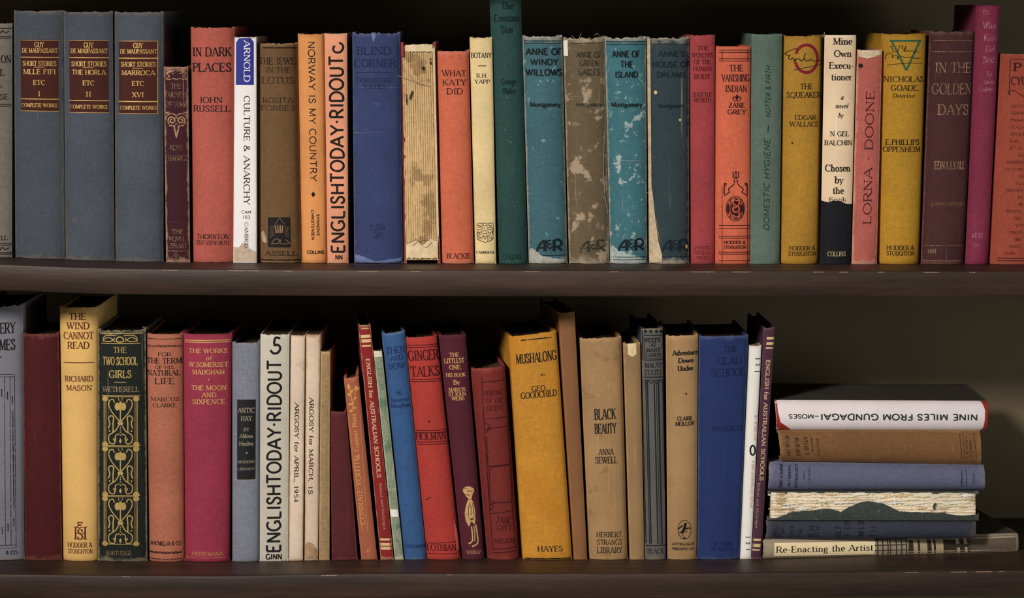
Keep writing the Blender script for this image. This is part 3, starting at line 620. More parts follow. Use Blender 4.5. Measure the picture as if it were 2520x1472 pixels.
# 10 salmon schoolbook
def ridout(b, c, cx, cy, run, h, fig, pub):
    b.draw('title', BLACK, c, [('ENGLISHTODAY*RIDOUT', cx, cy, h, run, 'SM', 'u')])
    b.draw('volume_number', BLACK, c, [('curve', fig, 12)])
    b.draw('publisher_name', BLACK, c, [pub])
b = Book(PBK, quad(798, 853.5, 805.5, 857, 82, 650), cloth((222, 142, 104), .8, (196, 150, 120), hmm=192, wmm=18, ew=(3, 1.6), weave=.12, spots=[(55, .66, (235, 170, 135), .5)]), 'salmon schoolbook with giant black lettering up its spine, creased', GU, up=True, rnd=.002, board=.0012, square=.0006, pages=PAGES_PALE, depth=.13)
ridout(b, 2, 1034, 784, 1118, 74, [(1046, 148), (1062, 160), (1068, 180), (1050, 203), (1022, 202), (1012, 184), (1020, 166)], ('NN', 1044, 1368, 25, 42, 'SB'))
# 11 blue
b = Book(HB, quad(866, 984, 871, 991, 79, 650), cloth((46, 58, 102), .55, (96, 104, 128), hmm=194, wmm=40, ew=(4, 1.3), spots=[(40, .66, (80, 96, 140), .4)]), 'wide blue cloth book with torn head and dark blue lettering', GU, up=True, rnd=.0035, fray=.0022)
NB = ink((26, 33, 66), .2)
b.draw('title', NB, 3, [('BLIND', 322, 195, 44, 196), ('CORNER', 328, 265, 44, 238)]); b.draw('author_name', NB, 3, [('DORNFORD', 325, 360, 26, 205), ('YATES', 327, 396, 24, 126)])
b.draw('rule', NB, 3, [('line', [(215, 318), (432, 318)], 4)])
b.draw('emblem', ink((26, 33, 66), .5), 3, [('scrawl', 340, 1195, 40, 70, '0'), ('scrawl', 352, 1240, 34, 60, '0')])
b.sheet('torn_flap', plain('torn_cloth', (98, 112, 148), var=.2, scale=200), 3, [(306, 100), (320, 148), (332, 112)], [(306, 90), (320, 92), (332, 90)], off=.0003)
b.sheet('torn_flap', plain('torn_cloth', (92, 104, 146), var=.25, scale=150), 3, [(214, 1394), (300, 1399), (430, 1397), (480, 1390)], [(214, 1352), (260, 1362), (330, 1392), (420, 1378), (480, 1370)], off=.0003, thick=.0004)
# 12 broken book: folded sheets and two red boards
TAN = cloth((198, 164, 112), .4, (120, 84, 48), hmm=180, wmm=28, spots=[(34, .58, (120, 88, 52), .55), (130, .66, (226, 204, 162), .6)], weave=.3)
def sewn_block(b, mat, nrib, amp, nv, bend=0.0):
    """the bare back of a sewn book: one fold per gathering"""
    V, U, Fc = [], [], []; per = 6; nu = nrib * per
    for j in range(nv + 1):
        bb = .016 + .968 * j / nv
        for i in range(nu + 1):
            a = .03 + .94 * i / nu
            f = abs(math.sin(math.pi * i / per)) ** .6
            t = amp * (1 - f) + amp * .7 * mnoise.noise(Vector((a * 26, bb * 40, b.sd))) + .0012 * (2 * a - 1) ** 2
            V.append(b.Q(a, bb, .001 + t)); U.append((a, bb))
    n = len(V); w = nu + 1
    for j in (0, nv):
        for i in range(w): V.append(b.Q(.03 + .94 * i / nu, .016 + .968 * j / nv, b.depth - .004)); U.append((.5, .5))
    for j in range(nv):
        for i in range(nu): k = j * w + i; Fc.append((k, k + 1, k + w + 1, k + w))
    for i in range(nu): Fc.append((i, n + i, n + i + 1, i + 1)); k = nv * w + i; Fc.append((k, k + 1, n + w + i + 1, n + w + i))
    Fc.append((n, n + w, n + 2 * w - 1, n + w - 1)[::-1])
    Fc.append(tuple([j * w for j in range(nv + 1)] + [n + w, n])); Fc.append(tuple([j * w + nu for j in range(nv, -1, -1)] + [n + w - 1, n + 2 * w - 1]))
    return mesh_obj('page_block', V, Fc, mat, b.e, b.base, U)
b = Book('broken_book', quad(986, 1072, 994, 1084, 104, 650), cloth((128, 48, 52), .5, (150, 90, 85), hmm=185), 'coverless old book showing ribbed tan folded sheets between red boards', GU, up=True, rnd=.0015, spine=False, pb=False, depth=.125)
sewn_block(b, TAN, 15, .0009, 60); b.e.children[-1]['label'] = 'bare ribbed backs of the sewn sheets'
RAG = plain('ragged_red_cloth', (132, 48, 50), var=.3, scale=300); PAPER = plain('old_paper', (205, 184, 146), var=.2, scale=200)
b.sheet('torn_cloth', RAG, 3, [(455, 620), (462, 1180), (478, 1205)][:2] and [(456, 1200), (470, 1206), (486, 1195)], [(456, 620), (470, 500), (486, 500)], off=.0006, thick=.0006, n=6, m=30)
b.sheet('torn_cloth', RAG, 3, [(472, 230), (490, 225)], [(472, 148), (490, 150)], off=.0008, thick=.0006, n=4, m=8)
b.sheet('lining_strip', PAPER, 3, [(500, 200), (655, 200)], [(500, 160), (655, 158)], off=.0003, thick=.0003, jag=3)
b.sheet('lining_strip', PAPER, 3, [(505, 1372), (685, 1372)], [(505, 1290), (560, 1270), (600, 1300), (640, 1262), (685, 1275)], off=.0003, thick=.0003, jag=4)
b.sheet('torn_cloth', PAPER, 3, [(660, 1240), (690, 1250)], [(655, 180), (672, 180)], off=.0006, thick=.0005, n=4, m=30, jag=2)
for pts in ([(455, 335), (500, 350), (560, 370), (640, 395)], [(520, 330), (560, 375), (600, 385)], [(510, 1290), (560, 1260), (610, 1310), (650, 1280)], [(540, 1300), (590, 1265), (640, 1268)]): b.thread('loose_thread', 3, pts, .0002, FUZZ, .0012)
b.draw('stain', ink((30, 22, 18), .3), 3, [('poly', [(595, 285), (612, 282), (608, 320), (596, 318)]), ('line', [(640, 235), (643, 272)], 8), ('line', [(540, 420), (525, 470)], 9), ('line', [(505, 440), (508, 500)], 7)], off=.0008)
# 13 coral
b = Book(HB, quad(1073, 1153, 1086.5, 1166, 125, 649), cloth((205, 92, 70), .5, (196, 132, 112), hmm=178, wmm=27, ew=(5, 1.2)), 'short coral red cloth book with three-line dark title', GU, up=True, rnd=.0035, depth=.12)
DR = ink((52, 26, 22), .15)
b.draw('title', DR, 3, [('WHAT', 776, 322, 33, 136), ('KATY', 778, 374, 33, 132), ('DID', 780, 424, 33, 92)]); b.draw('publisher_name', DR, 3, [('BLACKIE', 802, 1357, 29, 134)])
# 14 cream
b = Book(HB, quad(1155.5, 1211, 1170, 1221, 92, 650), cloth((214, 188, 130), .35, (150, 118, 80), hmm=190, wmm=18, spots=[(50, .7, (150, 115, 75), .3)], weave=.15), 'thin cream cloth book with small black shield crest near its foot', GU, up=True, rnd=.002, depth=.12)
b.draw('title', BLACK, 3, [('BOTANY', 930, 221, 30, 110)]); b.draw('author_name', BLACK, 3, [('R.H.', 934, 335, 23, 60), ('YAPP', 935, 369, 23, 84)]); b.draw('rule', BLACK, 3, [('line', [(912, 280), (958, 280)], 4)])
crest = [('line', [(185, 262), (715, 262), (715, 770), (640, 835), (465, 900), (270, 835), (190, 775), (185, 262)], 22), ('line', [(352, 262), (352, 480), (185, 480)], 16), ('line', [(530, 262), (530, 470), (715, 470)], 16), ('line', [(190, 635), (370, 635), (375, 860)], 16), ('line', [(540, 860), (535, 630), (715, 630)], 16),
         ('line', [(370, 515), (520, 515), (505, 605), (385, 605), (370, 515)], 22)]
for x0, y0 in ((205, 290), (550, 290), (210, 660), (560, 660)):
    crest += [('curve', [(x0, y0 + 60 * (i % 2)), (x0 + 40, y0 + 30), (x0 + 80, y0 + 80), (x0 + 120, y0 + 20 + 30 * i)], 18) for i in range(2)] + [('curve', [(x0 + 5, y0 + 130), (x0 + 60, y0 + 100), (x0 + 130, y0 + 135)], 18)]
crest += [('dot', x, y, 17, 42) for x, y in ((400, 335), (485, 335), (440, 440), (220, 560), (275, 580), (325, 560), (560, 560), (620, 580), (680, 550), (410, 700), (490, 700), (450, 770))]
b.draw('crest', BLACKW, 33, crest, label='small black quartered shield'); b.draw('publisher_name', BLACK, 33, [('CAMBRIDGE', 465, 1230, 75, 630, 'B')])
# 15 tall dark green
b = Book(HB, quad(1204, 1281.5, 1228, 1298.5, -26, 651), cloth((30, 66, 62), .3, (70, 100, 96), hmm=230, wmm=26, spots=[(220, .66, (104, 128, 122), .55)]), 'tall dark green book rising above its neighbours', GU, up=True, rnd=.004, depth=.14)
DG = ink((12, 34, 34), .15)
b.draw('title', DG, 4, [('The', 256, 30, 38, 62, 'B'), ('Constant', 253, 95, 38, 128, 'B'), ('Star', 256, 155, 38, 64, 'B')]); b.draw('author_name', DG, 4, [('George', 262, 433, 30, 78, 'B'), ('Blake', 265, 483, 29, 66, 'B')]); b.draw('publisher_name', DG, 4, [('COLLINS', 283, 1372, 27, 98)])
# 16-19 the four matching novels
def logo(b, mat, dx, dy, full=True):
    o = lambda P: [(x + dx, y + dy) for x, y in P]
    it = [('curve', o([(185, 412), (200, 350), (245, 285), (290, 245)]), 35), ('line', o([(300, 240), (300, 405)]), 50), ('line', o([(205, 355), (300, 350)]), 27), ('line', o([(430, 235), (432, 405)]), 47), ('curve', o([(440, 240), (505, 238), (540, 290), (505, 335), (445, 340)]), 35), ('line', o([(470, 335), (545, 392)]), 37),
          ('curve', o([(385, 245), (345, 250), (335, 285), (365, 300), (335, 320), (345, 350), (385, 355), (405, 325)]), 20), ('line', o([(365, 300), (400, 300)]), 15)]
    b.draw('publisher_mark', mat, 23, it + [('LTD', 368 + dx, 384 + dy, 30, 74, 'S')])
def novel(q, col, spots, label, inkm, lines, aut, mark, wear=.75, **kw):
    b = Book(HB, q, cloth(col, wear, (172, 160, 140), hmm=190, wmm=33, ew=(6, 1.7), spots=spots), label, GU, up=True, rnd=.0045, fray=.0014, **kw)
    b.draw('title', inkm, lines[0], lines[1]); b.draw('author_name', inkm, aut[0], [aut[1]]); logo(b, inkm, *mark)
    return b
TI = ink((14, 26, 30), .06)
b = novel(quad(1285.5, 1384, 1301.5, 1397, 87, 650), (54, 96, 106), [(200, .64, (140, 172, 178), .55), (70, .66, (150, 168, 166), .5)], 'teal blue cloth novel with bold black title, beside the tall green book', TI,
          (4, [('ANNE OF', 452, 275, 33, 188, 'SB'), ('WINDY', 454, 330, 31, 146, 'SB'), ('WILLOWS', 452, 385, 33, 192, 'SB')]), (4, ('Montgomery', 459, 556, 24, 160, 'SB')), (0, 0))
b.draw('rule', TI, 4, [('line', [(345, 218), (545, 218)], 4), ('line', [(345, 230), (545, 230)], 3), ('line', [(440, 1362), (572, 1362)], 4)])
b.sheet('bare_patch', plain('bare_paper', (150, 150, 140), var=.35, scale=220), 23, [(75, 585), (230, 580), (600, 570)], [(75, 400), (100, 362), (180, 400), (250, 470), (400, 500), (600, 530)], off=.0001, n=40, m=8, jag=5, label='cloth worn through to pale paper')
GI = ink((38, 46, 36), .42)
b = novel(quad(1386, 1488, 1401, 1501, 92, 650), (98, 82, 58), [(60, .57, (168, 148, 124), .8), (150, .62, (150, 126, 100), .6)], 'browned cloth novel flaking in pale patches, between two teal ones', GI,
          (4, [('ANNE OF', 692, 292, 30, 134, 'SB'), ('GREEN', 693, 336, 28, 100, 'SB'), ('GABLES', 693, 384, 31, 112, 'SB')]), (4, ('Montgomery', 692, 555, 23, 140, 'SB')), (630, 10))
b.sheet('bare_patch', plain('white_paper', (222, 215, 208), var=.08), 4, [(553, 298), (580, 298)], [(553, 218), (580, 212)], off=.0002, thick=.0003, label='white paper patch at the head')
b.sheet('torn_cloth', plain('bare_board', (190, 166, 138), var=.25, scale=200), 4, [(570, 1320), (578, 1390), (586, 1396)], [(556, 310), (566, 300), (585, 320)], off=.0002, thick=.0003, axis='x', n=5, m=40, jag=2)
for pts in ([(775, 700), (770, 900), (778, 1050), (795, 1140)], [(600, 190), (630, 215), (640, 200), (650, 178)], [(720, 190), (735, 178), (745, 188)], [(650, 1330), (670, 1370), (690, 1385)], [(690, 200), (720, 215), (735, 240)]): b.thread('loose_thread', 4, pts, .00018, FUZZ)
b.draw('rule', ink((60, 40, 28), .3), 4, [('line', [(590, 232), (770, 228)], 4)])
b = novel(quad(1488.5, 1591, 1502.5, 1594, 90, 650), (52, 104, 114), [(75, .58, (172, 184, 182), .75), (190, .63, (150, 180, 184), .6), (20, .64, (120, 156, 160), .5)], 'teal novel with white flaking along its right edge', TI,
          (4, [('ANNE OF', 890, 288, 33, 140, 'SB'), ('THE', 894, 342, 33, 66, 'SB'), ('ISLAND', 892, 397, 31, 116, 'SB')]), (4, ('Montgomery', 893, 556, 24, 160, 'SB')), (1180, -10))
b.draw('rule', TI, 4, [('line', [(782, 222), (998, 222)], 4), ('line', [(782, 236), (998, 236)], 4), ('line', [(812, 1372), (1000, 1370)], 4), ('line', [(812, 1386), (1000, 1384)], 3)])
b.sheet('bare_patch', plain('bare_paper', (146, 158, 156), var=.35, scale=220), 23, [(1245, 585), (1500, 585), (1760, 578)], [(1245, 350), (1290, 330), (1350, 390), (1480, 420), (1600, 470), (1760, 530)], off=.0001, n=40, m=8, jag=5, label='cloth worn through to pale paper')
b = novel(quad(1593, 1697.5, 1598, 1697, 91, 650), (42, 58, 64), [(230, .68, (120, 126, 120), .5)], 'dark slate-teal novel with torn hinge showing pale paper at left', ink((18, 32, 42), .25),
          (5, [("ANNE'S", 214, 213, 29, 148, 'SB'), ('HOUSE OF', 212, 272, 31, 206, 'SB'), ('DREAMS', 212, 330, 29, 160, 'SB')]), (5, ('Montgomery', 213, 505, 22, 144, 'SB')), (1812, 0))
RP = plain('torn_hinge_paper', (172, 154, 126), var=.35, scale=260)
b.sheet('torn_hinge', RP, 5, [(84, 1392), (104, 1394)], [(76, 130), (98, 130)], off=.0003, thick=.0004, n=5, m=50, jag=3.0, label='frayed pale hinge cloth')
b.sheet('exposed_paper', RP, 5, [(100, 1396), (130, 1396), (160, 1392)], [(100, 960), (108, 1010), (120, 1130), (140, 1280), (160, 1350)], off=.0004, thick=.0003, n=10, m=12, label='torn corner showing paper')
b.draw('rule', ink((18, 28, 34), .2), 5, [('line', [(108, 158), (312, 158)], 4), ('line', [(165, 1360), (312, 1360)], 4)])
for pts in ([(60, 990), (80, 1000), (98, 975), (104, 960)], [(70, 220), (85, 250), (95, 265)], [(128, 1150), (140, 1230), (150, 1275)]): b.thread('loose_thread', 5, pts, .00018, FUZZ)
b.draw('spot', ink((196, 170, 120), .1), 5, [('dot', 123, 430, 10, 11), ('dot', 300, 1305, 8, 12), ('dot', 262, 585, 8, 7)])
# 20 crimson
b = Book(HB, quad(1698.5, 1760, 1701, 1759, 86, 650), cloth((164, 54, 66), .35, (140, 70, 74), hmm=190, wmm=20), 'narrow crimson cloth book with faint dark red lettering', GU, up=True, rnd=.0025, depth=.125)
CI = ink((72, 16, 26), .2)
b.draw('title', CI, 5, [('THE', 392, 180, 25, 62), ('WONDERS', 389, 220, 27, 114), ('OF THE', 389, 258, 25, 95), ('HUMAN', 388, 296, 27, 102), ('BODY', 388, 340, 28, 88)]); b.draw('author_name', CI, 5, [('SHUTTLE', 387, 442, 25, 106), ('WORTH', 388, 473, 25, 95)])
b.draw('publisher_name', ink((82, 20, 30), .4), 5, [('UNIVERSITY', 388, 1311, 19, 104), ('TUTORIAL', 388, 1340, 19, 96), ('PRESS', 388, 1367, 19, 70)])
# 21 orange-red with black temple ornament
b = Book(HB, quad(1762, 1849, 1759.5, 1847, 113, 650), cloth((212, 92, 70), .35, (176, 96, 78), hmm=182, wmm=29), 'orange-red book with black arched ornament and oval monogram', GU, up=True, rnd=.0035, depth=.125)
VI = ink((46, 17, 17), .12)
b.draw('title', VI, 5, [('THE', 580, 293, 36, 80), ('VANISHING', 577, 348, 40, 156), ('INDIAN', 579, 409, 38, 122)]); b.draw('author_name', VI, 5, [('ZANE', 582, 502, 26, 92, 'B'), ('GREY', 583, 540, 26, 106, 'B')])
b.draw('rule', VI, 5, [('line', [(482, y), (660, y)], 4) for y in (192, 205, 240, 253, 1184, 1200, 1245, 1256, 1335, 1346, 1384)] + [('line', [(500, 192), (500, 253)], 3), ('line', [(646, 192), (646, 253)], 3), ('line', [(500, 960), (500, 1400)], 3), ('line', [(645, 960), (645, 1400)], 3)])
b.draw('fleuron', VI, 5, [('dot', 583, 456, 7, 14), ('curve', [(583, 470), (572, 455), (560, 462), (565, 474)], 6), ('curve', [(583, 470), (594, 455), (606, 462), (601, 474)], 6), ('line', [(583, 440), (583, 480)], 4), ('line', [(565, 478), (602, 478)], 5)])
em = [('ring', 338, 695, 128, 172, 11), ('ring', 338, 695, 108, 152, 6), ('line', [(275, 560), (275, 830)], 14), ('line', [(415, 560), (415, 830)], 14)]
for m in (1, -1):
    f = lambda x: 345 + m * (x - 345)
    em += [('curve', [(f(370), 345), (f(400), 385), (f(440), 410), (f(445), 440), (f(432), 465), (f(470), 490), (f(505), 518)], 15), ('curve', [(f(508), 500), (f(505), 400), (f(505), 350), (f(480), 345), (f(490), 380)], 17), ('curve', [(f(345), 275), (f(385), 250), (f(380), 200), (f(395), 180)], 14), ('curve', [(f(352), 275), (f(358), 220), (f(348), 170)], 11), ('line', [(f(370), 290), (f(362), 335)], 17)]
b.draw('ornament', VI, 14, em)
b.draw('ornament', VI, 14, [('poly', arc(345, 695, 62, 150, 0, 360, 24)[:-1]), ('poly', arc(240, 695, 22, 68, 0, 360, 14)[:-1]), ('poly', arc(440, 695, 20, 68, 0, 360, 14)[:-1])])
b.draw('monogram', ink((205, 90, 70), .1), 14, [('curve', [(385, 590), (320, 575), (310, 630), (380, 670), (390, 720), (330, 745), (305, 700), (370, 660), (395, 610)], 16), ('curve', [(310, 780), (340, 815), (390, 795), (385, 745)], 16), ('curve', [(320, 660), (300, 700), (330, 740)], 14)], off=.0002)
b.draw('publisher_name', VI, 14, [('HODDER &', 333, 1168, 45, 300, 'B'), ('STOUGHTON', 330, 1235, 45, 310, 'B')])
# 22 grey-green
b = Book(HB, quad(1850.5, 1926, 1847.5, 1919, 83.5, 651.5), cloth((84, 104, 92), .35, (110, 128, 118), hmm=192, wmm=25), 'grey-green cloth book with slanted lettering running up its spine', GU, up=True, rnd=.003)
HI = ink((34, 48, 46), .2)
b.draw('title', HI, 5, [('DOMESTIC HYGIENE', 752, 955, 31, 520, 'SI', 'u'), ('line', [(762, 615), (758, 658)], 6)]); b.draw('author_name', HI, 5, [('NOTTER & FIRTH', 760, 427, 25, 290, 'SI', 'u')])
# 23 mustard with red ring
b = Book(HB, quad(1927.5, 2029, 1919.5, 2019, 87, 651.5), cloth((172, 122, 30), .35, (140, 100, 34), hmm=191, wmm=34), 'mustard yellow book with red ring and black signature', GU, up=True, rnd=.0065, fray=.001)
MI = ink((34, 25, 14), .15)
b.draw('emblem', ink((126, 22, 42), .1), 28, [('ring', 398, 395, 172, 208, 44, -160, 165), ], label='thick crimson ring')
b.draw('signature', MI, 28, [('curve', [(255, 270), (245, 245), (180, 260), (95, 305), (90, 335), (150, 345), (130, 380), (160, 410), (190, 380), (205, 420), (235, 395), (215, 450), (250, 400), (290, 400), (310, 425), (350, 400), (380, 310), (360, 400), (420, 425), (470, 405), (510, 430), (640, 420)], 12), ('curve', [(210, 565), (380, 530), (540, 500), (650, 470)], 9)], off=.0002)
b.draw('title', MI, 28, [('THE', 400, 812, 84, 190), ('SQUEAKER', 365, 940, 84, 520)]); b.draw('author_name', MI, 28, [('EDGAR', 385, 1280, 72, 325), ('WALLACE', 368, 1380, 72, 440)]); b.draw('publisher_name', MI, 5, [('HODDER &', 954, 1315, 23, 150), ('STOUGHTON', 955, 1347, 23, 160)])
b.draw('spot', MI, 5, [('dot', 897, 717, 5, 6)])
# 24 navy in a torn cream jacket
b = Book(HB, quad(2030.5, 2109, 2019.5, 2095, 86, 651.5), cloth((18, 19, 26), .3, (50, 50, 56), hmm=190, wmm=26), 'navy book in a torn cream paper jacket reaching halfway down', GU, up=True, rnd=.003)
b.sheet('dust_jacket', cloth((236, 202, 162), .5, (250, 232, 205), hmm=140, wmm=26, weave=.06, ew=(2, 1.2), spots=[(30, .68, (206, 165, 122), .5)]), 6, [(44, 1068), (80, 1078), (110, 1070), (150, 1072), (180, 1086), (214, 1088)], [(66, 180), (90, 176), (140, 180), (200, 186), (236, 184)], off=.0002, thick=.0003, n=40, m=30, jag=1.4, label='torn cream paper jacket')
b.draw('title', BLACK, 6, [('Mine', 160, 220, 36, 98), ('Own', 160, 285, 34, 90), ('Execu-', 154, 348, 34, 128), ('tioner', 154, 410, 34, 108), ('a', 155, 516, 26, 16, 'I'), ('novel', 153, 563, 26, 66, 'I'), ('by', 148, 612, 26, 26, 'I')], off=.0008)
b.draw('author_name', BLACK, 6, [('N GEL', 144, 712, 25, 100), ('BALCHIN', 138, 760, 25, 146)], off=.0008)
b.draw('jacket_note', BLACK, 6, [('Chosen', 134, 895, 36, 132), ('by', 140, 958, 36, 44), ('the', 136, 1015, 34, 58)], off=.0008)
b.draw('jacket_note', BLACKW, 6, [('Book', 133, 1062, 22, 92)], off=.0008)
b.draw('publisher_name', ink((176, 160, 120), .2), 6, [('COLLINS', 128, 1355, 24, 98)])
b.thread('loose_thread', 6, [(60, 200), (52, 185), (50, 172)], .0003, FUZZ)
b.sheet('torn_flap', plain('torn_paper', (232, 214, 190), var=.1), 6, [(118, 720), (140, 735)], [(118, 610), (124, 600), (140, 700)], off=.0007, n=6, m=10)
# 25 dusty pink
b = Book(HB, quad(2110.5, 2172.5, 2097, 2159, 122, 650.5), cloth((192, 90, 90), .85, (202, 158, 136), hmm=178, wmm=21, ew=(5, 1.8), spots=[(60, .62, (168, 74, 70), .5)]), 'dusty pink worn book with dark title running up its spine', GU, up=True, rnd=.0025, depth=.12)
b.draw('title', ink((74, 28, 34), .22), 6, [('LORNA * DOONE', 298, 838, 43, 710, 'R', 'u')])
b.draw('spot', BLACK, 6, [('dot', 257, 350, 12, 12)])
b.sheet('paper_edge', plain('bare_paper', (206, 180, 150), var=.3, scale=400), 6, [(246, 300), (290, 312), (372, 290)], [(246, 270), (290, 268), (372, 270)], off=.0002, jag=2, n=24, m=4)
# 26 mustard with green triangle
b = Book(HB, quad(2173, 2284, 2163.5, 2266, 83, 651.5), cloth((184, 132, 26), .35, (140, 100, 34), hmm=191, wmm=36, spots=[(14, .6, (196, 142, 20), .5)]), 'mustard yellow book with green triangle and handwritten signature', GU, up=True, rnd=.0065)
b.draw('emblem', ink((50, 96, 70), .2), 29, [('line', [(250, 165), (890, 165)], 40), ('line', [(285, 165), (575, 760)], 40), ('line', [(860, 165), (575, 760)], 40)], label='green outlined triangle')
b.draw('signature', MI, 29, [('curve', [(330, 280), (270, 280), (310, 340), (310, 390), (400, 380)], 13), ('curve', [(400, 400), (440, 280), (500, 270), (490, 310), (540, 360), (570, 265), (530, 380), (600, 360), (640, 385), (690, 360), (740, 410), (760, 360), (840, 400)], 12), ('curve', [(180, 540), (170, 480), (230, 410), (300, 450), (300, 510), (340, 460), (400, 480), (400, 540), (440, 470), (520, 490), (600, 500), (700, 490), (760, 520), (880, 510)], 12), ('curve', [(200, 655), (400, 630), (650, 615), (900, 620)], 11)], off=.0002)
b.draw('title', MI, 29, [('NICHOLAS', 540, 935, 108, 790), ('GOADE,', 560, 1110, 108, 560), ('Detective', 525, 1265, 84, 430, 'I')]); b.draw('author_name', MI, 6, [('E.PHILLIPS', 482, 757, 29, 180), ('OPPENHEIM', 478, 795, 28, 198)]); b.draw('publisher_name', MI, 6, [('HODDER &', 470, 1322, 23, 154), ('STOUGHTON', 470, 1352, 23, 154)])
# 27 dark plum-brown
b = Book(HB, quad(2291, 2404, 2269, 2374, 76, 651.5), cloth((76, 38, 44), .6, (130, 90, 84), hmm=193, wmm=37, ew=(4, 1.4), spots=[(18, .62, (98, 52, 52), .6)]), 'wide dark plum book with dull gilt lettering, beside the magenta one', GU, up=True, rnd=.005, fray=.0012)
GD = ink((148, 112, 82), .3, .1)
b.draw('title', GD, 6, [('IN THE', 752, 360, 54, 188, 'L'), ('GOLDEN', 745, 472, 56, 208, 'L'), ('DAYS', 752, 583, 54, 164, 'L')]); b.draw('author_name', GD, 6, [('EDNA LYALL', 733, 880, 42, 164)])
b.draw('rule', GD, 6, [('line', [(642, 275), (862, 275)], 4), ('line', [(645, 215), (860, 217)], 3), ('line', [(600, 1310), (815, 1310)], 3), ('line', [(590, 1390), (812, 1392)], 4)] + [('line', [(620 + 9 * i, 1328), (618 + 9 * i, 1352)], 4) for i in range(5)])
b.draw('edition_note', ink((140, 104, 70), .35, .1), 6, [('SEVENTEENTH EDITION', 722, 1088, 18, 186, 'I')])
# 28 tall magenta
b = Book(HB, quad(2405.5, 2465, 2377.5, 2434, 12, 651.5), cloth((142, 42, 82), .3, (120, 50, 84), hmm=216, wmm=20), 'tall magenta book with rubbed pale lettering near its head', GU, up=True, rnd=.004, depth=.135)
PI = ink((190, 132, 138), .42)
b.draw('title', PI, 22, [('What', 216, 138, 34, 74), ('Katy', 218, 205, 34, 68), ('Did', 218, 265, 34, 48), ('Next', 210, 325, 34, 62)]); b.draw('author_name', PI, 22, [('by', 212, 402, 26, 24), ('Susan', 212, 447, 22, 58), ('Coolidge', 196, 487, 22, 80)])
b.draw('publisher_mark', PI, 22, [('scrawl', 150, 1290, 26, 60, '0'), ('scrawl', 150, 1345, 20, 40, '0'), ('scrawl', 195, 68, 26, 30, '0')])
# 29 red, cut by the frame
b = Book(HB, quad(2466, 2600, 2437, 2566, 132, 652), cloth((176, 72, 58), .4, (176, 104, 82), hmm=178, wmm=44), 'brick red book with long column of small dark contents words', GU, up=True, rnd=.006)
RI = ink((60, 20, 18), .2)
b.draw('title', RI, 22, [('P', 366, 368, 46, 36, 'B'), ('CYC', 374, 443, 44, 80, 'R')])
words = ['ANGLO', 'GENERA', 'PROMI', 'CLASSI', 'OFFICE', 'BABY', 'ATLAS', 'GAZ', 'SYNONYM', 'DICTIONA', 'WI', 'CLA', 'BIOLOGY', 'DE', 'ME', 'SPORTS', 'THE', 'WEI', 'PHOTO', 'MUS', 'DOMES', 'READY']
xs = [330, 332, 330, 328, 328, 325, 326, 368, 308, 302, 375, 358, 304, 368, 370, 304, 345, 356, 326, 350, 316, 292]
b.draw('contents_list', ink((64, 22, 20), .38), 22, [(w, x + len(w) * 6.5, 580 + i * 38.6, 15, len(w) * 13) for i, (w, x) in enumerate(zip(words, xs))])
b.draw('rule', RI, 22, [('line', [(330, 330), (322, 520)], 4), ('curve', [(330, 520), (318, 505), (345, 495), (372, 512), (410, 535)], 4), ('line', [(335, 325), (420, 325)], 4), ('line', [(258, 1418), (420, 1418)], 5), ('line', [(256, 1432), (420, 1432)], 5)])
# ------------------------------------------------------------------ lower shelf, from left to right
b = Book(HB, quad(-58, 53, -56, 57, 754, 1379, 750, 1380), cloth((126, 126, 137), .45, (160, 146, 122), hmm=212, wmm=38, weave=.15), 'bluish grey book with black ruled panel, beside the plain maroon one', GL, up=False, rnd=.0045, depth=.14, fray=.0015)
b.draw('title', BLACK, 19, [('ERY', 41, 172, 58, 80), ('MES', 39, 263, 58, 84)])
b.draw('publisher_name', BLACKW, 19, [('& CO', 62, 1405, 20, 58, 'B')])
b.draw('ornament', BLACKW, 19, [('line', [(-120, 425), (77, 425), (86, 1380), (-120, 1380)], 3), ('line', [(-120, 438), (77, 438)], 3), ('line', [(-120, 1364), (86, 1364)], 3), ('line', [(24, 440), (30, 1362)], 3), ('line', [(54, 440), (60, 1362)], 3), ('line', [(66, 625), (74, 1175)], 3), ('line', [(70, 625), (76, 1175)], 2)] +
       [('line', [(x, y), (x + 1, y + 42)], 5) for x, y in ((9, 505), (40, 520), (66, 545), (12, 1262), (43, 1245), (73, 1218))] + [('line', [(-5, 330), (8, 330)], 6)])
b = Book(HB, quad(54, 143, 60, 151, 821, 1380), cloth((82, 19, 27), .6, (126, 76, 66), hmm=188, wmm=30, ew=(5, 1.3), spots=[(60, .70, (132, 84, 72), .5)]), 'plain dark maroon cloth book without lettering, between grey and yellow', GL, up=False, rnd=.003, fray=.0012)
b = Book(HB, quad(144, 239, 152, 239, 756, 1379), cloth((232, 180, 96), .35, (180, 130, 66), hmm=210, wmm=32, weave=.1), 'tall golden yellow book with brown lettering and a monogram', GL, up=False, rnd=.0045, depth=.135)
WI = ink((92, 42, 28), .08)
b.draw('title', WI, 7, [('THE', 373, 115, 31, 78), ('WIND', 375, 160, 32, 104), ('CANNOT', 376, 207, 33, 138), ('READ', 377, 253, 32, 100)]); b.draw('author_name', WI, 7, [('RICHARD', 379, 413, 26, 132), ('MASON', 379, 457, 25, 120)]); b.draw('rule', WI, 7, [('line', [(302, 336), (452, 336)], 4)])
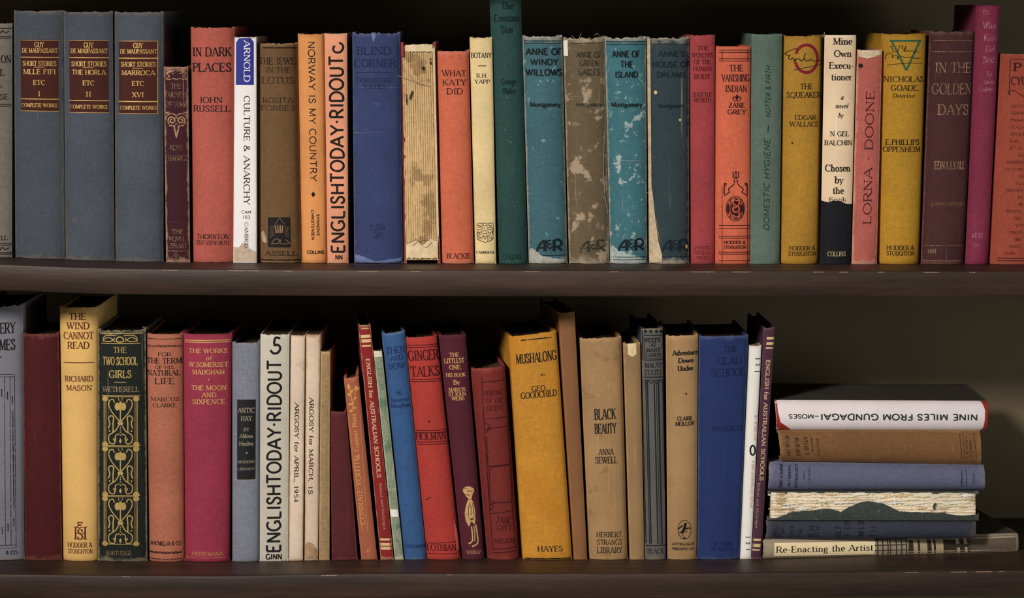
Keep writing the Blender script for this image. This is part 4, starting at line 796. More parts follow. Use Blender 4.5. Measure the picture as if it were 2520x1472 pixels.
b.draw('monogram', WI, 7, [('line', [(364, 1125), (364, 1183)], 8), ('line', [(410, 1125), (410, 1183)], 8), ('line', [(356, 1125), (374, 1125)], 4), ('line', [(356, 1183), (374, 1183)], 4), ('line', [(402, 1125), (419, 1125)], 4), ('line', [(402, 1183), (419, 1183)], 4), ('line', [(364, 1155), (410, 1155)], 4), ('S', 387, 1160, 48, 30, 'R'), ('curve', [(400, 1104), (376, 1102), (378, 1112), (392, 1114), (374, 1120), (380, 1130), (398, 1124)], 5)])
b.draw('publisher_name', WI, 7, [('HODDER &', 384, 1212, 23, 124), ('STOUGHTON', 385, 1243, 21, 124)])
# dark green gilt
b = Book(HB, quad(239.5, 357, 240, 361, 811, 1384), cloth((24, 30, 26), .8, (136, 128, 104), hmm=192, wmm=41, ew=(5, 1.6), spots=[(160, .73, (120, 116, 98), .4)]), 'dark green book covered in gilt flower panels', GL, up=False, rnd=.003, fray=.0016)
GI2 = ink((186, 156, 92), .12, .25)
b.draw('title', GI2, 13, [('THE', 285, 292, 68, 155, 'L'), ('TWO SCHOOL', 285, 420, 92, 408, 'R'), ('GIRLS', 288, 573, 84, 262, 'R')]); b.draw('author_name', ink((160, 136, 104), .3, .2), 13, [('WETHERELL', 292, 750, 58, 428)])
b.draw('publisher_name', GOLD_FADED, 7, [('ROUTLEDGE', 572, 1258, 20, 120)])
pan = []
for y0, ty in ((820, 0), (1406, 584), (1990, 1168)):
    dy = y0 - 820
    pan += [('line', [(70, 825 + dy), (520, 825 + dy)], 10), ('line', [(90, 838 + dy), (500, 838 + dy)], 5)]
    for x in (95, 108, 121, 460, 474, 488): pan.append(('line', [(x, 900 + dy), (x, 1375 + dy)], 6))
    for x in (108, 474): pan += [('dot', x, 862 + dy, 36, 34), ('dot', x, 1392 + dy, 36, 28)]
    for m in (1, -1):
        f = lambda x: 291 + m * (x - 291)
        pan += [('curve', [(f(220), 905 + dy), (f(205), 870 + dy), (f(165), 880 + dy), (f(155), 940 + dy), (f(195), 1020 + dy), (f(270), 1110 + dy), (f(300), 1150 + dy), (f(350), 1235 + dy), (f(425), 1290 + dy), (f(420), 1370 + dy), (f(365), 1385 + dy), (f(345), 1320 + dy)], 13),
                ('curve', [(f(205), 1250 + dy), (f(205), 1150 + dy), (f(210), 1080 + dy), (f(180), 1060 + dy), (f(150), 1090 + dy), (f(165), 1150 + dy), (f(148), 1210 + dy)], 15), ('curve', [(f(280), 1270 + dy), (f(235), 1290 + dy), (f(225), 1350 + dy), (f(205), 1325 + dy)], 12), ('dot', f(163), 1238 + dy, 10, 10), ('dot', f(255), 950 + dy, 32, 46), ('line', [(f(275), 885 + dy), (f(268), 850 + dy)], 7)]
    pan += [('line', [(291, 1000 + dy), (291, 1130 + dy)], 14), ('dot', 291, 945 + dy, 22, 56), ('dot', 291, 1145 + dy, 34, 22)] + [('dot', 291, yy + dy, 8, 8) for yy in (1195, 1220, 1248, 1287)] + [('poly', [(291, 1320 + dy), (308, 1355 + dy), (291, 1385 + dy), (274, 1355 + dy)])]
b.draw('ornament', GI2, 13, pan, label='three gilt panels of scrolling flowers')
top = [('line', [(50, 100), (540, 98)], 9), ('line', [(62, 217), (522, 217)], 9)]
for m in (1, -1):
    f = lambda x: 285 + m * (x - 285)
    top += [('curve', [(f(240), 125), (f(180), 120), (f(110), 130), (f(85), 170), (f(120), 195), (f(190), 185), (f(225), 150)], 11), ('curve', [(f(80), 200), (f(110), 160), (f(170), 150), (f(230), 195)], 10), ('curve', [(f(285), 200), (f(245), 190), (f(255), 150), (f(285), 140)], 14)]
b.draw('ornament', GI2, 13, top); b.draw('rule', GI2, 13, [('line', [(222, 667), (360, 667)], 8), ('line', [(75, 2565), (510, 2565)], 9)])
for pts in ([(560, 90), (575, 60), (560, 30), (545, 35)], [(20, 100), (35, 70), (15, 60)], [(530, 60), (570, 55), (590, 40)]): b.thread('loose_thread', 13, pts, .0003, FUZZ)
# terracotta
b = Book(HB, quad(357.5, 448, 365, 452, 822, 1385), cloth((180, 98, 82), .4, (150, 96, 76), hmm=190, wmm=30), 'terracotta pink book with black chain borders top and bottom', GL, up=False, rnd=.005)
b.draw('title', BLACK, 30, [('FOR', 475, 455, 70, 235), ('THE TERM', 462, 575, 98, 620), ('OF HIS', 472, 690, 62, 340), ('NATURAL', 455, 795, 98, 595), ('LIFE', 478, 940, 106, 350)]); b.draw('author_name', BLACK, 30, [('MARCUS', 476, 1270, 68, 510), ('CLARKE', 474, 1378, 70, 435)])
b.draw('publisher_name', BLACKW, 31, [('MACMILLAN & CO', 700, 305, 105, 800, 'B')])
def chain(c, xs, y, a, th): return [('curve', [(x, y + (a if i % 2 else -a)) for i, x in enumerate(xs)], th), ('curve', [(x, y + (-a if i % 2 else a)) for i, x in enumerate(xs)], th)]
b.draw('border', BLACKW, 30, chain(30, [120, 200, 290, 370, 450, 530, 610, 690, 770], 310, 16, 13) + [('line', [(115, 180), (770, 180)], 11)])
b.draw('border', BLACKW, 31, chain(31, [260, 360, 460, 560, 660, 760, 860, 960, 1100], 545, 20, 24) + [('line', [(265, 715), (1110, 715)], 20)])
# raspberry
b = Book(HB, quad(449.5, 569, 453.5, 563, 822, 1385.5), cloth((156, 42, 74), .4, (110, 34, 48), hmm=190, wmm=38, spots=[(9, .60, (150, 54, 62), .6)]), 'raspberry red book with fine gilt lettering and double gilt rule', GL, up=False, rnd=.0045)
b.draw('title', GOLD, 8, [('THE WORKS', 194, 178, 23, 194), ('of', 198, 215, 24, 28, 'I'), ('W.SOMERSET', 196, 250, 23, 198), ('MAUGHAM', 197, 289, 23, 162), ('dot', 198, 329, 4, 4), ('THE MOON', 199, 371, 23, 178), ('AND', 201, 408, 23, 74), ('SIXPENCE', 199, 444, 25, 168)])
b.draw('rule', GOLD, 8, [('line', [(70, 124), (310, 122)], 4), ('line', [(70, 134), (310, 132)], 4)]); b.draw('publisher_name', ink((200, 150, 90), .3, .2), 31, [('HEINEMANN', 1790, 575, 88, 840)]); b.draw('rule', ink((190, 120, 85), .35, .2), 31, [('line', [(1215, 685), (2240, 680)], 22)])
# grey-blue with black label
b = Book(HB, quad(570.5, 639.5, 570.5, 636.5, 843, 1385.5), cloth((116, 119, 134), .35, (130, 124, 120), hmm=184, wmm=23), 'grey-blue cloth book with long black title label', GL, up=False, rnd=.003, depth=.12)
b.rect('spine_label', plain('black_label', (20, 19, 21), .6), 8, 347, 433, 445, 855, label='long black label')
LG = ink((150, 140, 118), .2)
b.draw('title', LG, 8, [('ANTIC', 396, 489, 24, 86), ('HAY', 397, 532, 25, 56)], off=.00018); b.draw('author_name', LG, 8, [('BY', 397, 590, 17, 28), ('Aldous', 396, 624, 20, 70), ('Huxley', 396, 664, 20, 74), ('poly', [(399, 706), (404, 713), (399, 720), (394, 713)])], off=.00018); b.draw('publisher_name', LG, 8, [('MODERN', 395, 760, 13, 86), ('LIBRARY', 395, 797, 13, 88)], off=.00018)
b.draw('rule', LG, 8, [('line', [(347, 855), (445, 855)], 3)])
# pale grey schoolbook
b = Book(PBK, quad(640.5, 712, 638.5, 709, 823, 1382), cloth((186, 180, 163), .4, (214, 204, 182), hmm=190, wmm=24, weave=.1), 'pale grey schoolbook with giant black lettering up its spine', GL, up=False, rnd=.002, board=.0012, square=.0006, depth=.13)
ridout(b, 8, 541, 730, 1006, 70, [(574, 112), (548, 110), (543, 146), (562, 146), (574, 164), (562, 186), (538, 190), (522, 174)], ('GINN', 540, 1256, 27, 84, 'SB'))
# two magazines and a thin tan booklet
MGM = 'magazines between schoolbook and tan booklet'
b = Book('magazine', quad(715, 750.5, 710.5, 745, 825, 1379), cloth((214, 190, 166), .7, (168, 132, 96), hmm=188, wmm=12, weave=.14, ew=(3, 1.2), spots=[(40, .62, (176, 146, 112), .5)], bump=.1), 'cream magazine with intact month and year lettering down its spine', MGM, up=False, rnd=.0015, board=.0004, square=.0002, cat='magazine', depth=.13, joint=.0001)
b.draw('title', BLACK, 8, [('ARGOSY for APRIL, 1954', 659, 707, 21, 520, 'B', 'd')])
b = Book('magazine', quad(752.5, 788, 749, 782, 823, 1379), cloth((208, 182, 156), .8, (150, 116, 84), hmm=188, wmm=12, weave=.14, ew=(4, 1.4), spots=[(36, .60, (168, 136, 104), .5)], bump=.1), 'cream magazine with torn foot and broken-off year lettering', MGM, up=False, rnd=.0015, board=.0004, square=.0002, cat='magazine', depth=.13, joint=.0001)
b.draw('title', BLACK, 8, [('ARGOSY for MARCH,', 736, 640, 21, 440, 'B', 'd'), ('1S', 732, 905, 21, 44, 'B', 'd')])
b.sheet('torn_patch', plain('bare_paper', (150, 122, 92), var=.35, scale=180), 8, [(702, 1262), (768, 1262)], [(702, 1200), (715, 1172), (745, 1185), (768, 1220)], off=.0001, thick=.0003, label='torn browned paper at the foot')
b.sheet('paper_strip', plain('bare_paper', (205, 186, 160), var=.2, scale=180), 8, [(768, 1250), (779, 1250)], [(778, 100), (792, 100)], off=.0001, thick=.0002, n=4, m=40, jag=1.5)
b = Book('booklet', quad(789, 812, 784.5, 810.5, 865, 1379), cloth((150, 120, 80), .7, (190, 158, 112), hmm=174, wmm=8, weave=.4, spots=[(60, .6, (110, 84, 52), .5)]), 'thin tan booklet with worn blank spine, beside the magazines', GL, up=False, rnd=.001, board=.0004, square=.0002, cat='booklet', depth=.12, joint=.0001)
# small maroon
b = Book(HB, quad(813, 851.5, 816, 880, 1013, 1379), cloth((86, 27, 35), .4, (130, 66, 66), hmm=122, wmm=20, spots=[(50, .72, (40, 18, 22), .6)]), 'small low maroon cloth book under the leaning gilt one', GL, up=False, rnd=.002, depth=.08)
# leaning group
b = Book(HB, quad(846, 882, 889, 928.5, 932, 1376, 926, 1374), cloth((160, 82, 56), .45, (180, 116, 84), hmm=150, wmm=13, weave=.14), 'narrow leaning russet book with gilt leaf and lettering', GL, up=False, rnd=.002, yaw=-.045, depth=.105)
GC = ink((204, 152, 76), .12, .2)
b.draw('title', GC, 26, [('CONRAD: YOUTH', 104, 1030, 26, 372, 'R', 'u')]); b.draw('title', GC, 26, [('& Gaspar Ruiz', 80, 718, 24, 255, 'R', 'u')])
def leaf(x, y, dx, dy, w): return ('poly', [(x, y), (x + dx * .3 - dy * w, y + dy * .3 + dx * w), (x + dx * .65 - dy * w * .8, y + dy * .65 + dx * w * .8), (x + dx, y + dy), (x + dx * .65 + dy * w * .8, y + dy * .65 - dx * w * .8), (x + dx * .3 + dy * w, y + dy * .3 - dx * w)])
b.draw('ornament', GC, 26, [('curve', [(66, 580), (62, 530), (54, 485), (42, 440)], 4), ('curve', [(64, 555), (74, 500), (84, 455)], 4)] + [leaf(*v) for v in ((46, 458, -10, -34, .25), (56, 495, -22, -18, .28), (52, 478, 16, -28, .25), (62, 535, -24, 8, .3), (70, 512, 18, -16, .3), (80, 470, 6, -40, .25), (84, 462, 22, -22, .25), (66, 560, 22, -2, .3), (62, 570, -18, 14, .3))] + [('ring', 153, 1362, 6, 9, 3), ('line', [(40, 600), (118, 1250)], 2.5), ('line', [(106, 600), (148, 1250)], 2.5)])
STR = plain('cream_band', (206, 178, 128), var=.12)
def school(b, c, tcx, tcy, trun, acx, acy, arun, bands, h):
    b.draw('title', ink((204, 172, 132), .1), c, [('ENGLISH for AUSTRALIAN SCHOOLS', tcx, tcy, h, trun, 'B', 'd')])
    b.draw('author_name', ink((176, 140, 108), .2), c, [('Ridout and McGregor', acx, acy, h * .66, arun, 'R', 'd')])
    for p0, p1, th in bands: b.draw('band', STR, c, [('line', [p0, p1], th)], off=.0001)
b = Book(HB, quad(882, 912, 937, 969, 800, 1376, 799, 1374), cloth((142, 27, 32), .45, (200, 170, 130), hmm=190, wmm=10, weave=.08, ew=(3, .8)), 'thin leaning red schoolbook with cream bands and lettering', GL, up=False, rnd=.0015, yaw=-.08, depth=.125, board=.0015)
school(b, 26, 182, 615, 670, 234, 1112, 262, [((97, 100), (163, 97), 34), ((101, 158), (165, 154), 18), ((105, 183), (167, 179), 18), ((106, 211), (168, 207), 9), ((219, 1300), (284, 1296), 12), ((221, 1328), (286, 1324), 16), ((223, 1350), (288, 1346), 16)], 22)
b = Book(PBK, quad(919.5, 940, 972, 993.5, 863, 1377, 864, 1376), cloth((128, 140, 114), .8, (196, 186, 160), hmm=172, wmm=7, weave=.2, ew=(5, 1.2), spots=[(75, .55, (84, 110, 88), .8), (60, .66, (190, 180, 150), .5)]), 'very thin leaning mottled green booklet with white tape', GL, up=False, rnd=.001, yaw=-.08, depth=.12, board=.0006, square=.0002, joint=.0001)
b.draw('title', ink((92, 116, 96), .45), 9, [('scrawl', 362, 620, 26, 560, 'd'), ('scrawl', 398, 1010, 24, 140, 'd')])
b.sheet('tape', plain('white_tape', (226, 220, 212), var=.06), 9, [(392, 1148), (436, 1148)], [(388, 1108), (432, 1108)], off=.0003, thick=.0003, jag=1.5, label='strip of white tape')
b.sheet('tape', plain('white_paper', (206, 196, 176), var=.2), 9, [(304, 300), (350, 300)], [(302, 270), (348, 270)], off=.0002, jag=2)
b = Book(HB, quad(940.5, 996.5, 994.5, 1050.5, 822, 1376, 814, 1372), cloth((44, 82, 134), .5, (110, 130, 150), hmm=188, wmm=19, ew=(3, 1)), 'leaning bright blue cloth book with dark blue lettering', GL, up=False, rnd=.003, yaw=-.08)
BI = ink((22, 42, 84), .18)
b.draw('title', BI, 9, [('THEN', 418, 262, 34, 100), ('AND', 425, 303, 26, 66), ('NOW', 424, 346, 32, 92)]); b.draw('author_name', BI, 9, [('W.', 441, 490, 22, 28), ('Somerset', 444, 523, 22, 100), ('Maugham', 447, 553, 22, 104)]); b.draw('publisher_name', BI, 9, [('HEINEMANN', 527, 1300, 18, 110)])
b = Book(HB, quad(997.5, 1076, 1052, 1135, 831, 1376, 826, 1374), cloth((178, 48, 45), .4, (150, 60, 52), hmm=184, wmm=28, spots=[(60, .74, (50, 20, 20), .7)]), 'leaning scarlet cloth book with large dark red title and a torn foot', GL, up=False, rnd=.004, yaw=-.08)
GR = ink((66, 12, 18), .1)
b.draw('title', GR, 9, [('GINGER', 567, 290, 54, 164, 'R'), ('TALKS', 577, 375, 54, 154, 'R')]); b.draw('author_name', GR, 9, [('HOLMAN', 608, 717, 40, 160)]); b.draw('publisher_name', GR, 9, [('LOTHIAN', 665, 1310, 34, 150)])
b.draw('rule', GR, 9, [('line', [p, q_], 4) for p, q_ in (((482, 240), (648, 232)), ((483, 252), (650, 244)), ((500, 420), (660, 414)), ((501, 432), (662, 426)), ((528, 690), (690, 684)), ((529, 702), (691, 696)), ((534, 752), (696, 744)), ((536, 764), (698, 756)), ((590, 1290), (745, 1278)), ((592, 1346), (750, 1340)))])
b.sheet('torn_flap', plain('torn_cloth', (196, 92, 80), var=.2, scale=200), 9, [(735, 1330), (755, 1322), (766, 1315)], [(728, 1160), (745, 1200), (762, 1280)], off=.0003, thick=.0006, n=6, m=14, jag=1.5)
b.draw('stain', ink((40, 14, 16), .2), 9, [('dot', 597, 640, 4, 7), ('dot', 588, 1055, 5, 5), ('dot', 602, 1045, 6, 4)])
b = Book(HB, quad(1080, 1146.5, 1139, 1193, 825, 1375, 822, 1372), cloth((82, 22, 42), .3, (96, 50, 60), hmm=188, wmm=21, weave=.12), 'leaning purple book with gilt figure of a standing child', GL, up=False, rnd=.003, yaw=-.08)
GP = ink((206, 158, 98), .1, .2)
b.draw('title', GP, 9, [('THE', 732, 287, 21, 48), ('LITTLEST', 732, 318, 25, 97), ('ONE:', 738, 352, 23, 60), ('HIS BOOK', 740, 393, 19, 97), ('By', 744, 432, 24, 30)]); b.draw('author_name', GP, 9, [('MARION', 747, 470, 20, 84), ('ST.JOHN', 748, 494, 19, 88), ('WEBB', 752, 517, 19, 64)])
FG = ink((200, 162, 104), .18, .15)
b.draw('figure', FG, 18, [('poly', arc(232, 235, 98, 74, 0, -360, 20)[:-1]), ('poly', [(165, 280), (185, 330), (225, 365), (225, 400), (285, 400), (285, 350), (305, 290)]), ('poly', [(232, 372), (205, 430), (180, 530), (165, 640), (185, 760), (235, 850), (340, 805), (352, 690), (345, 560), (315, 440), (285, 380)]),
       ('curve', [(280, 850), (298, 980), (295, 1100), (235, 1150)], 24), ('curve', [(322, 840), (342, 980), (335, 1105)], 18), ('curve', [(355, 815), (384, 980), (392, 1120), (345, 1170), (290, 1195)], 24)], label='gilt standing child')
b.draw('figure_detail', ink((84, 26, 46), .05), 18, [('curve', [(200, 255), (235, 235), (270, 250), (300, 230)], 10), ('curve', [(190, 300), (215, 312), (240, 300)], 9), ('curve', [(150, 215), (190, 195), (220, 205)], 8), ('curve', [(215, 385), (250, 392), (290, 385)], 7), ('curve', [(255, 430), (232, 520), (228, 620), (240, 680)], 12), ('curve', [(290, 440), (318, 530), (325, 640)], 12), ('curve', [(268, 470), (276, 570), (272, 660)], 10), ('line', [(255, 735), (318, 715)], 24), ('curve', [(285, 775), (300, 820)], 10), ('curve', [(190, 700), (250, 705), (350, 685)], 6)], off=.0002)
b.draw('publisher_name', ink((176, 130, 90), .3, .1), 9, [('HARRAP', 835, 1331, 19, 84)])
b = Book(HB, quad(1158.5, 1245, 1201.5, 1281, 908, 1378, 902, 1374), cloth((120, 34, 34), .45, (150, 74, 62), hmm=160, wmm=28, spots=[(30, .64, (112, 34, 34), .5)]), 'leaning dark red book blocked with faint ruled panels, below the ochre one', GL, up=False, rnd=.006, yaw=-.08, depth=.1)
HD = ink((58, 12, 16), .25)
b.draw('title', HD, 9, [('HERITAGE', 940, 490, 28, 98, 'I'), ('OF THE', 944, 531, 26, 84, 'I'), ('DESERT', 948, 570, 26, 88, 'I')]); b.draw('author_name', HD, 9, [('ZANE', 992, 1165, 36, 84, 'I'), ('GREY', 996, 1205, 32, 84, 'I')]); b.draw('publisher_name', HD, 9, [('NELSON', 1002, 1275, 24, 110)])
b.draw('ornament', HD, 17, [('line', P, 6) for P in ([(105, 110), (120, 420), (165, 1100), (185, 1350)], [(290, 150), (300, 400), (330, 1060), (350, 1340)], [(105, 150), (285, 135)], [(125, 415), (300, 398)], [(140, 482), (302, 465)], [(165, 1100), (335, 1072)], [(185, 1360), (360, 1335)], [(190, 1385), (360, 1362)])] +
       [('curve', P, 7) for P in ([(128, 500), (150, 490), (175, 480)], [(140, 540), (150, 740), (170, 752), (310, 738)], [(300, 480), (315, 720), (300, 740)], [(160, 790), (175, 760), (310, 745)], [(160, 780), (165, 980), (205, 1015), (320, 1010)], [(320, 760), (328, 980), (300, 1015)], [(165, 1020), (185, 1050), (165, 1075)], [(165, 1040), (200, 1020), (230, 1015)], [(130, 440), (160, 470), (135, 520)])])
# ochre
b = Book(HB, quad(1254.5, 1371, 1289.5, 1410, 829, 1381, 814, 1376), cloth((190, 125, 28), .4, (170, 116, 40), hmm=188, wmm=40, spots=[(12, .6, (176, 112, 24), .5)]), 'thick leaning ochre yellow book with black title', GL, up=False, rnd=.0035, yaw=-.11, depth=.13)
b.draw('title', BLACK, 10, [('MUSHALONG', 295, 335, 50, 213)]); b.draw('author_name', BLACK, 10, [('GEO.', 310, 494, 27, 80), ('GOODCHILD', 308, 526, 32, 188)]); b.draw('publisher_name', BLACK, 10, [('HAYES', 366, 1325, 28, 130)])
b.draw('rule', BLACKW, 10, [('line', [(215, 248), (375, 232)], 6), ('line', [(240, 1384), (480, 1372)], 6), ('dot', 322, 425, 4, 6), ('dot', 335, 424, 4, 6)])
b = Book(HB, quad(1375, 1414.5, 1414, 1446, 770, 1378, 767, 1377), cloth((128, 82, 46), .4, (170, 120, 76), hmm=206, wmm=12, weave=.12), 'tall thin brown book with blank spine, behind the ochre one', GL, up=False, rnd=.0015, yaw=-.115, depth=.13, board=.0015)
b = Book(HB, quad(1427.5, 1530, 1450, 1546, 834, 1380, 829, 1378), cloth((158, 120, 76), .45, (190, 152, 104), hmm=186, wmm=34, weave=.14, spots=[(70, .58, (128, 92, 52), .5), (24, .62, (150, 112, 66), .5)]), 'tan book with brown foxing and tall condensed black title', GL, up=False, rnd=.004, yaw=-.04)
b.draw('title', BLACK, 10, [('BLACK', 650, 628, 54, 108), ('BEAUTY', 652, 703, 52, 110)]); b.draw('author_name', BLACK, 10, [('ANNA', 655, 824, 30, 76), ('SEWELL', 656, 866, 34, 114)]); b.draw('publisher_name', BLACKW, 10, [('HERBERT', 671, 1253, 27, 134), ('STRANGS', 674, 1293, 28, 132), ('LIBRARY', 674, 1334, 30, 134)])
b = Book(HB, quad(1534, 1576, 1551, 1586.5, 846, 1380, 843, 1379), cloth((142, 110, 70), .5, (186, 150, 104), hmm=182, wmm=13, weave=.14), 'narrow tan book with blank spine and pale torn patch at its head', GL, up=False, rnd=.002, yaw=-.05, depth=.12)
b.sheet('torn_patch', plain('bare_paper', (206, 184, 144), var=.2, scale=300), 10, [(768, 320), (790, 334), (812, 318)], [(766, 262), (790, 258), (814, 262)], off=.0002, label='pale torn patch')
# grey, ruled columns
b = Book(HB, quad(1579.5, 1632, 1589, 1639.5, 809, 1379, 806, 1378), cloth((88, 84, 82), .5, (140, 124, 100), hmm=188, wmm=18, weave=.14), 'narrow grey book printed with dark vertical columns and title blocks', GL, up=False, rnd=.0025, yaw=-.05, depth=.12, board_mat=cloth((66, 72, 96), 0))
PK = ink((20, 27, 30), .15)
b.draw('title', PK, 16, [('PEEPS', 345, 465, 80, 300, 'B'), ('AT', 350, 560, 76, 110, 'B'), ('MANY', 350, 665, 76, 285, 'B'), ('LANDS', 352, 765, 70, 300, 'B'), ('MALAY', 352, 970, 105, 330), ('STATES', 350, 1115, 105, 345)])
b.draw('ornament', PK, 16, [('dot', x, 295, 34, 30) for x in (195, 300, 415, 510)] + [('line', [(x, y), (x2, y2)], t) for x, y, x2, y2, t in ((135, 290, 140, 860, 16), (165, 400, 172, 830, 10), (160, 375, 540, 370, 22), (165, 835, 540, 828, 14), (140, 870, 550, 860, 22), (140, 1215, 545, 1205, 26), (140, 1270, 545, 1262, 14), (548, 290, 560, 1260, 14))] +
       [('curve', [(180, 1310), (220, 1340), (260, 1290), (300, 1330), (340, 1300)], 16), ('curve', [(390, 1310), (430, 1340), (470, 1290), (520, 1325)], 16)])
b.draw('ornament', PK, 10, [('line', [(x, 450), (x + 20, 1300)], t) for x, t in ((843, 5), (860, 4), (868, 7), (903, 6), (914, 3), (925, 8), (950, 7))] + [('line', [(862, 1312), (968, 1306)], 5)])
b.draw('publisher_name', ink((20, 27, 30), .3), 10, [('BLACK', 912, 1338, 24, 84)])
b = Book(HB, quad(1639, 1719, 1643.5, 1715, 827, 1381, 824, 1379), cloth((158, 120, 76), .45, (190, 152, 104), hmm=186, wmm=25, weave=.14, spots=[(50, .62, (150, 112, 66), .4)]), 'tan book with black oval horse-and-rider emblem near its foot', GL, up=False, rnd=.0035)
b.draw('title', BLACK, 11, [('Adventure', 404, 277, 27, 128, 'B'), ('Down', 407, 318, 25, 76, 'B'), ('Under', 406, 360, 25, 82, 'B')]); b.draw('author_name', BLACK, 11, [('CLAIRE', 402, 627, 21, 80, 'B'), ('MEILLON', 402, 655, 21, 100, 'B'), ('dot', 408, 496, 5, 6)])
b.draw('emblem', BLACK, 34, [('ring', 550, 430, 200, 285, 18), ('curve', [(345, 410), (420, 360), (490, 300)], 44), ('curve', [(560, 230), (560, 330), (520, 440), (450, 540)], 90), ('curve', [(520, 440), (600, 400), (680, 370), (720, 420)], 36), ('curve', [(360, 540), (440, 500)], 24), ('curve', [(460, 560), (520, 620), (550, 690)], 18), ('curve', [(560, 510), (640, 470)], 20), ('dot', 540, 690, 40, 34), ('dot', 590, 240, 34, 28)], label='oval horse-and-rider mark')
b.draw('publisher_name', BLACKW, 34, [('AUSTRALASIAN', 505, 865, 80, 700, 'B'), ('PUBLISHING CO.', 505, 1010, 78, 690, 'B')])
b = Book(HB, quad(1721, 1843, 1717.5, 1822, 828, 1379, 825, 1377), cloth((28, 46, 100), .45, (90, 100, 124), hmm=186, wmm=39, ew=(4, 1.4), weave=.18), 'wide royal blue cloth book with near-invisible dark lettering', GL, up=False, rnd=.0035, yaw=-.02)
GB = ink((18, 30, 66), .22)
b.draw('title', GB, 11, [('THE', 645, 258, 31, 66), ('GLAD', 640, 320, 39, 124), ('SCHOOL', 634, 382, 42, 174)]); b.draw('author_name', GB, 11, [('MACKNESS', 628, 680, 27, 160)]); b.draw('publisher_name', ink((20, 32, 66), .4), 11, [('scrawl', 605, 1295, 24, 130, '0'), ('scrawl', 605, 1322, 22, 110, '0')])
b = Book(PBK, quad(1845, 1874.5, 1822.5, 1849, 851, 1378), cloth((226, 223, 215), .3, (190, 176, 160), hmm=180, wmm=10, weave=.04, var=.04, bump=.06), 'thin white paperback with a black ring drawn halfway down', GL, up=False, rnd=.0015, board=.0004, square=.0002, joint=.0001, depth=.12, pages=PAGES_PALE, yaw=-.02)
b.draw('mark', BLACK, 11, [('ring', 763, 797, 13, 25, 9)], label='black hand-drawn ring')
b.draw('rule', BLACK, 11, [('line', [(776, 310), (806, 310)], 5), ('line', [(772, 378), (802, 378)], 5), ('line', [(724, 1262), (752, 1262)], 4), ('line', [(728, 1328), (750, 1328)], 4)] + [('dot', 782 + 9 * i, 342, 2.6, 6) for i in range(3)] + [('dot', 728 + 9 * i, 1294, 2.6, 6) for i in range(3)])
b.draw('title', ink((190, 120, 104), .3), 11, [('scrawl', 778, 675, 14, 130, 'd'), ('scrawl', 760, 985, 14, 260, 'd')])
b = Book(HB, quad(1880, 1907, 1850.5, 1873.5, 807, 1376, 805, 1375), cloth((74, 38, 64), .4, (140, 104, 116), hmm=188, wmm=9, weave=.06, ew=(2, .7)), 'thin purple schoolbook with cream bands and lettering', GL, up=False, rnd=.0012, yaw=-.03, depth=.13, board=.0013)
school(b, 11, 828, 635, 640, 790, 1090, 245, [((838, 200), (880, 200), 14), ((836, 228), (878, 228), 14), ((832, 252), (876, 252), 8), ((762, 1272), (806, 1272), 12), ((760, 1302), (804, 1302), 18), ((757, 1326), (801, 1326), 8)], 20)
# ------------------------------------------------------------------ the stack, from the shelf up
n_ = NT('page_edges'); a_ = n_.noise(1, 3, sc=(8, 12, 2600)); c_ = n_.mix(n_.ramp(a_, .3, .7), lin((86, 68, 50)), lin((150, 124, 92))); PAGES_LYING = n_.done(c_, .9, .1)
b = Book(HB, lying(1878, 2508, 1877, 2508, 1329, 1314, 1377, 1363), cloth((150, 136, 112), .3, (90, 80, 66), hmm=214, wmm=16, weave=.06, bump=.08), 'grey photo-printed book at the bottom of the stack', GS, Ys=[0, 0, .026, .026], rnd=.0022, yaw=-.12, depth=.15, pages=PAGES_LYING, board_mat=cloth((62, 54, 46), .2))  # boards darkened: the shade on the top face is put into their colour
b.sheet('title_panel', plain('cream_panel', (232, 212, 170), var=.05), 12, [(280, 1200), (940, 1186)], [(280, 1112), (940, 1100)], axis='y', n=30, m=6, label='cream title panel')
b.draw('title', BLACK, 12, [('Re-Enacting the Artist', 610, 1148, 40, 632, 'R', 'd')], off=.0002)
DKP = plain('dark_print', (52, 44, 36), var=.2); MDP = plain('grey_print', (92, 80, 66), var=.2)
b.sheet('printed_pattern', DKP, 27, [(850, 705), (1790, 680)], [(850, 245), (1790, 215)], off=.00008, axis='y', n=20, m=6)
b.sheet('printed_pattern', DKP, 27, [(1700, 690), (2400, 665)], [(1700, 235), (2400, 205)], off=.00008, axis='y', n=20, m=6)
b.sheet('printed_pattern', MDP, 24, [(1850, 520), (2450, 495)], [(1850, 300), (2450, 280)], off=.00008, axis='y', n=20, m=6)
LP = plain('pale_print', (176, 156, 126), var=.1)
b.draw('printed_pattern', LP, 27, [('line', [(1010, 240), (1045, 690)], 110), ('line', [(1210, 235), (1245, 690)], 180), ('line', [(1430, 240), (1470, 680)], 55), ('line', [(1610, 235), (1640, 680)], 190), ('line', [(2050, 225), (2080, 390)], 85), ('line', [(2090, 480), (2115, 660)], 70), ('line', [(2250, 225), (2275, 390)], 85), ('line', [(2280, 470), (2305, 650)], 65)], off=.00016)
b.draw('printed_pattern', ink((54, 46, 38), .1), 27, [('line', [(x, 250), (x + 22, 700)], 26) for x in (75, 205, 330, 390, 540, 670, 790)] + [('line', [(10, y), (790, y - 22)], 24) for y in (290, 430, 560)], off=.00016)
b.draw('printed_pattern', ink((120, 106, 86), .3), 12, [('line', [(290 + 26 * i, 1203 - i * .5), (300 + 26 * i, 1203 - i * .5)], 8) for i in range(24)], off=.00016)
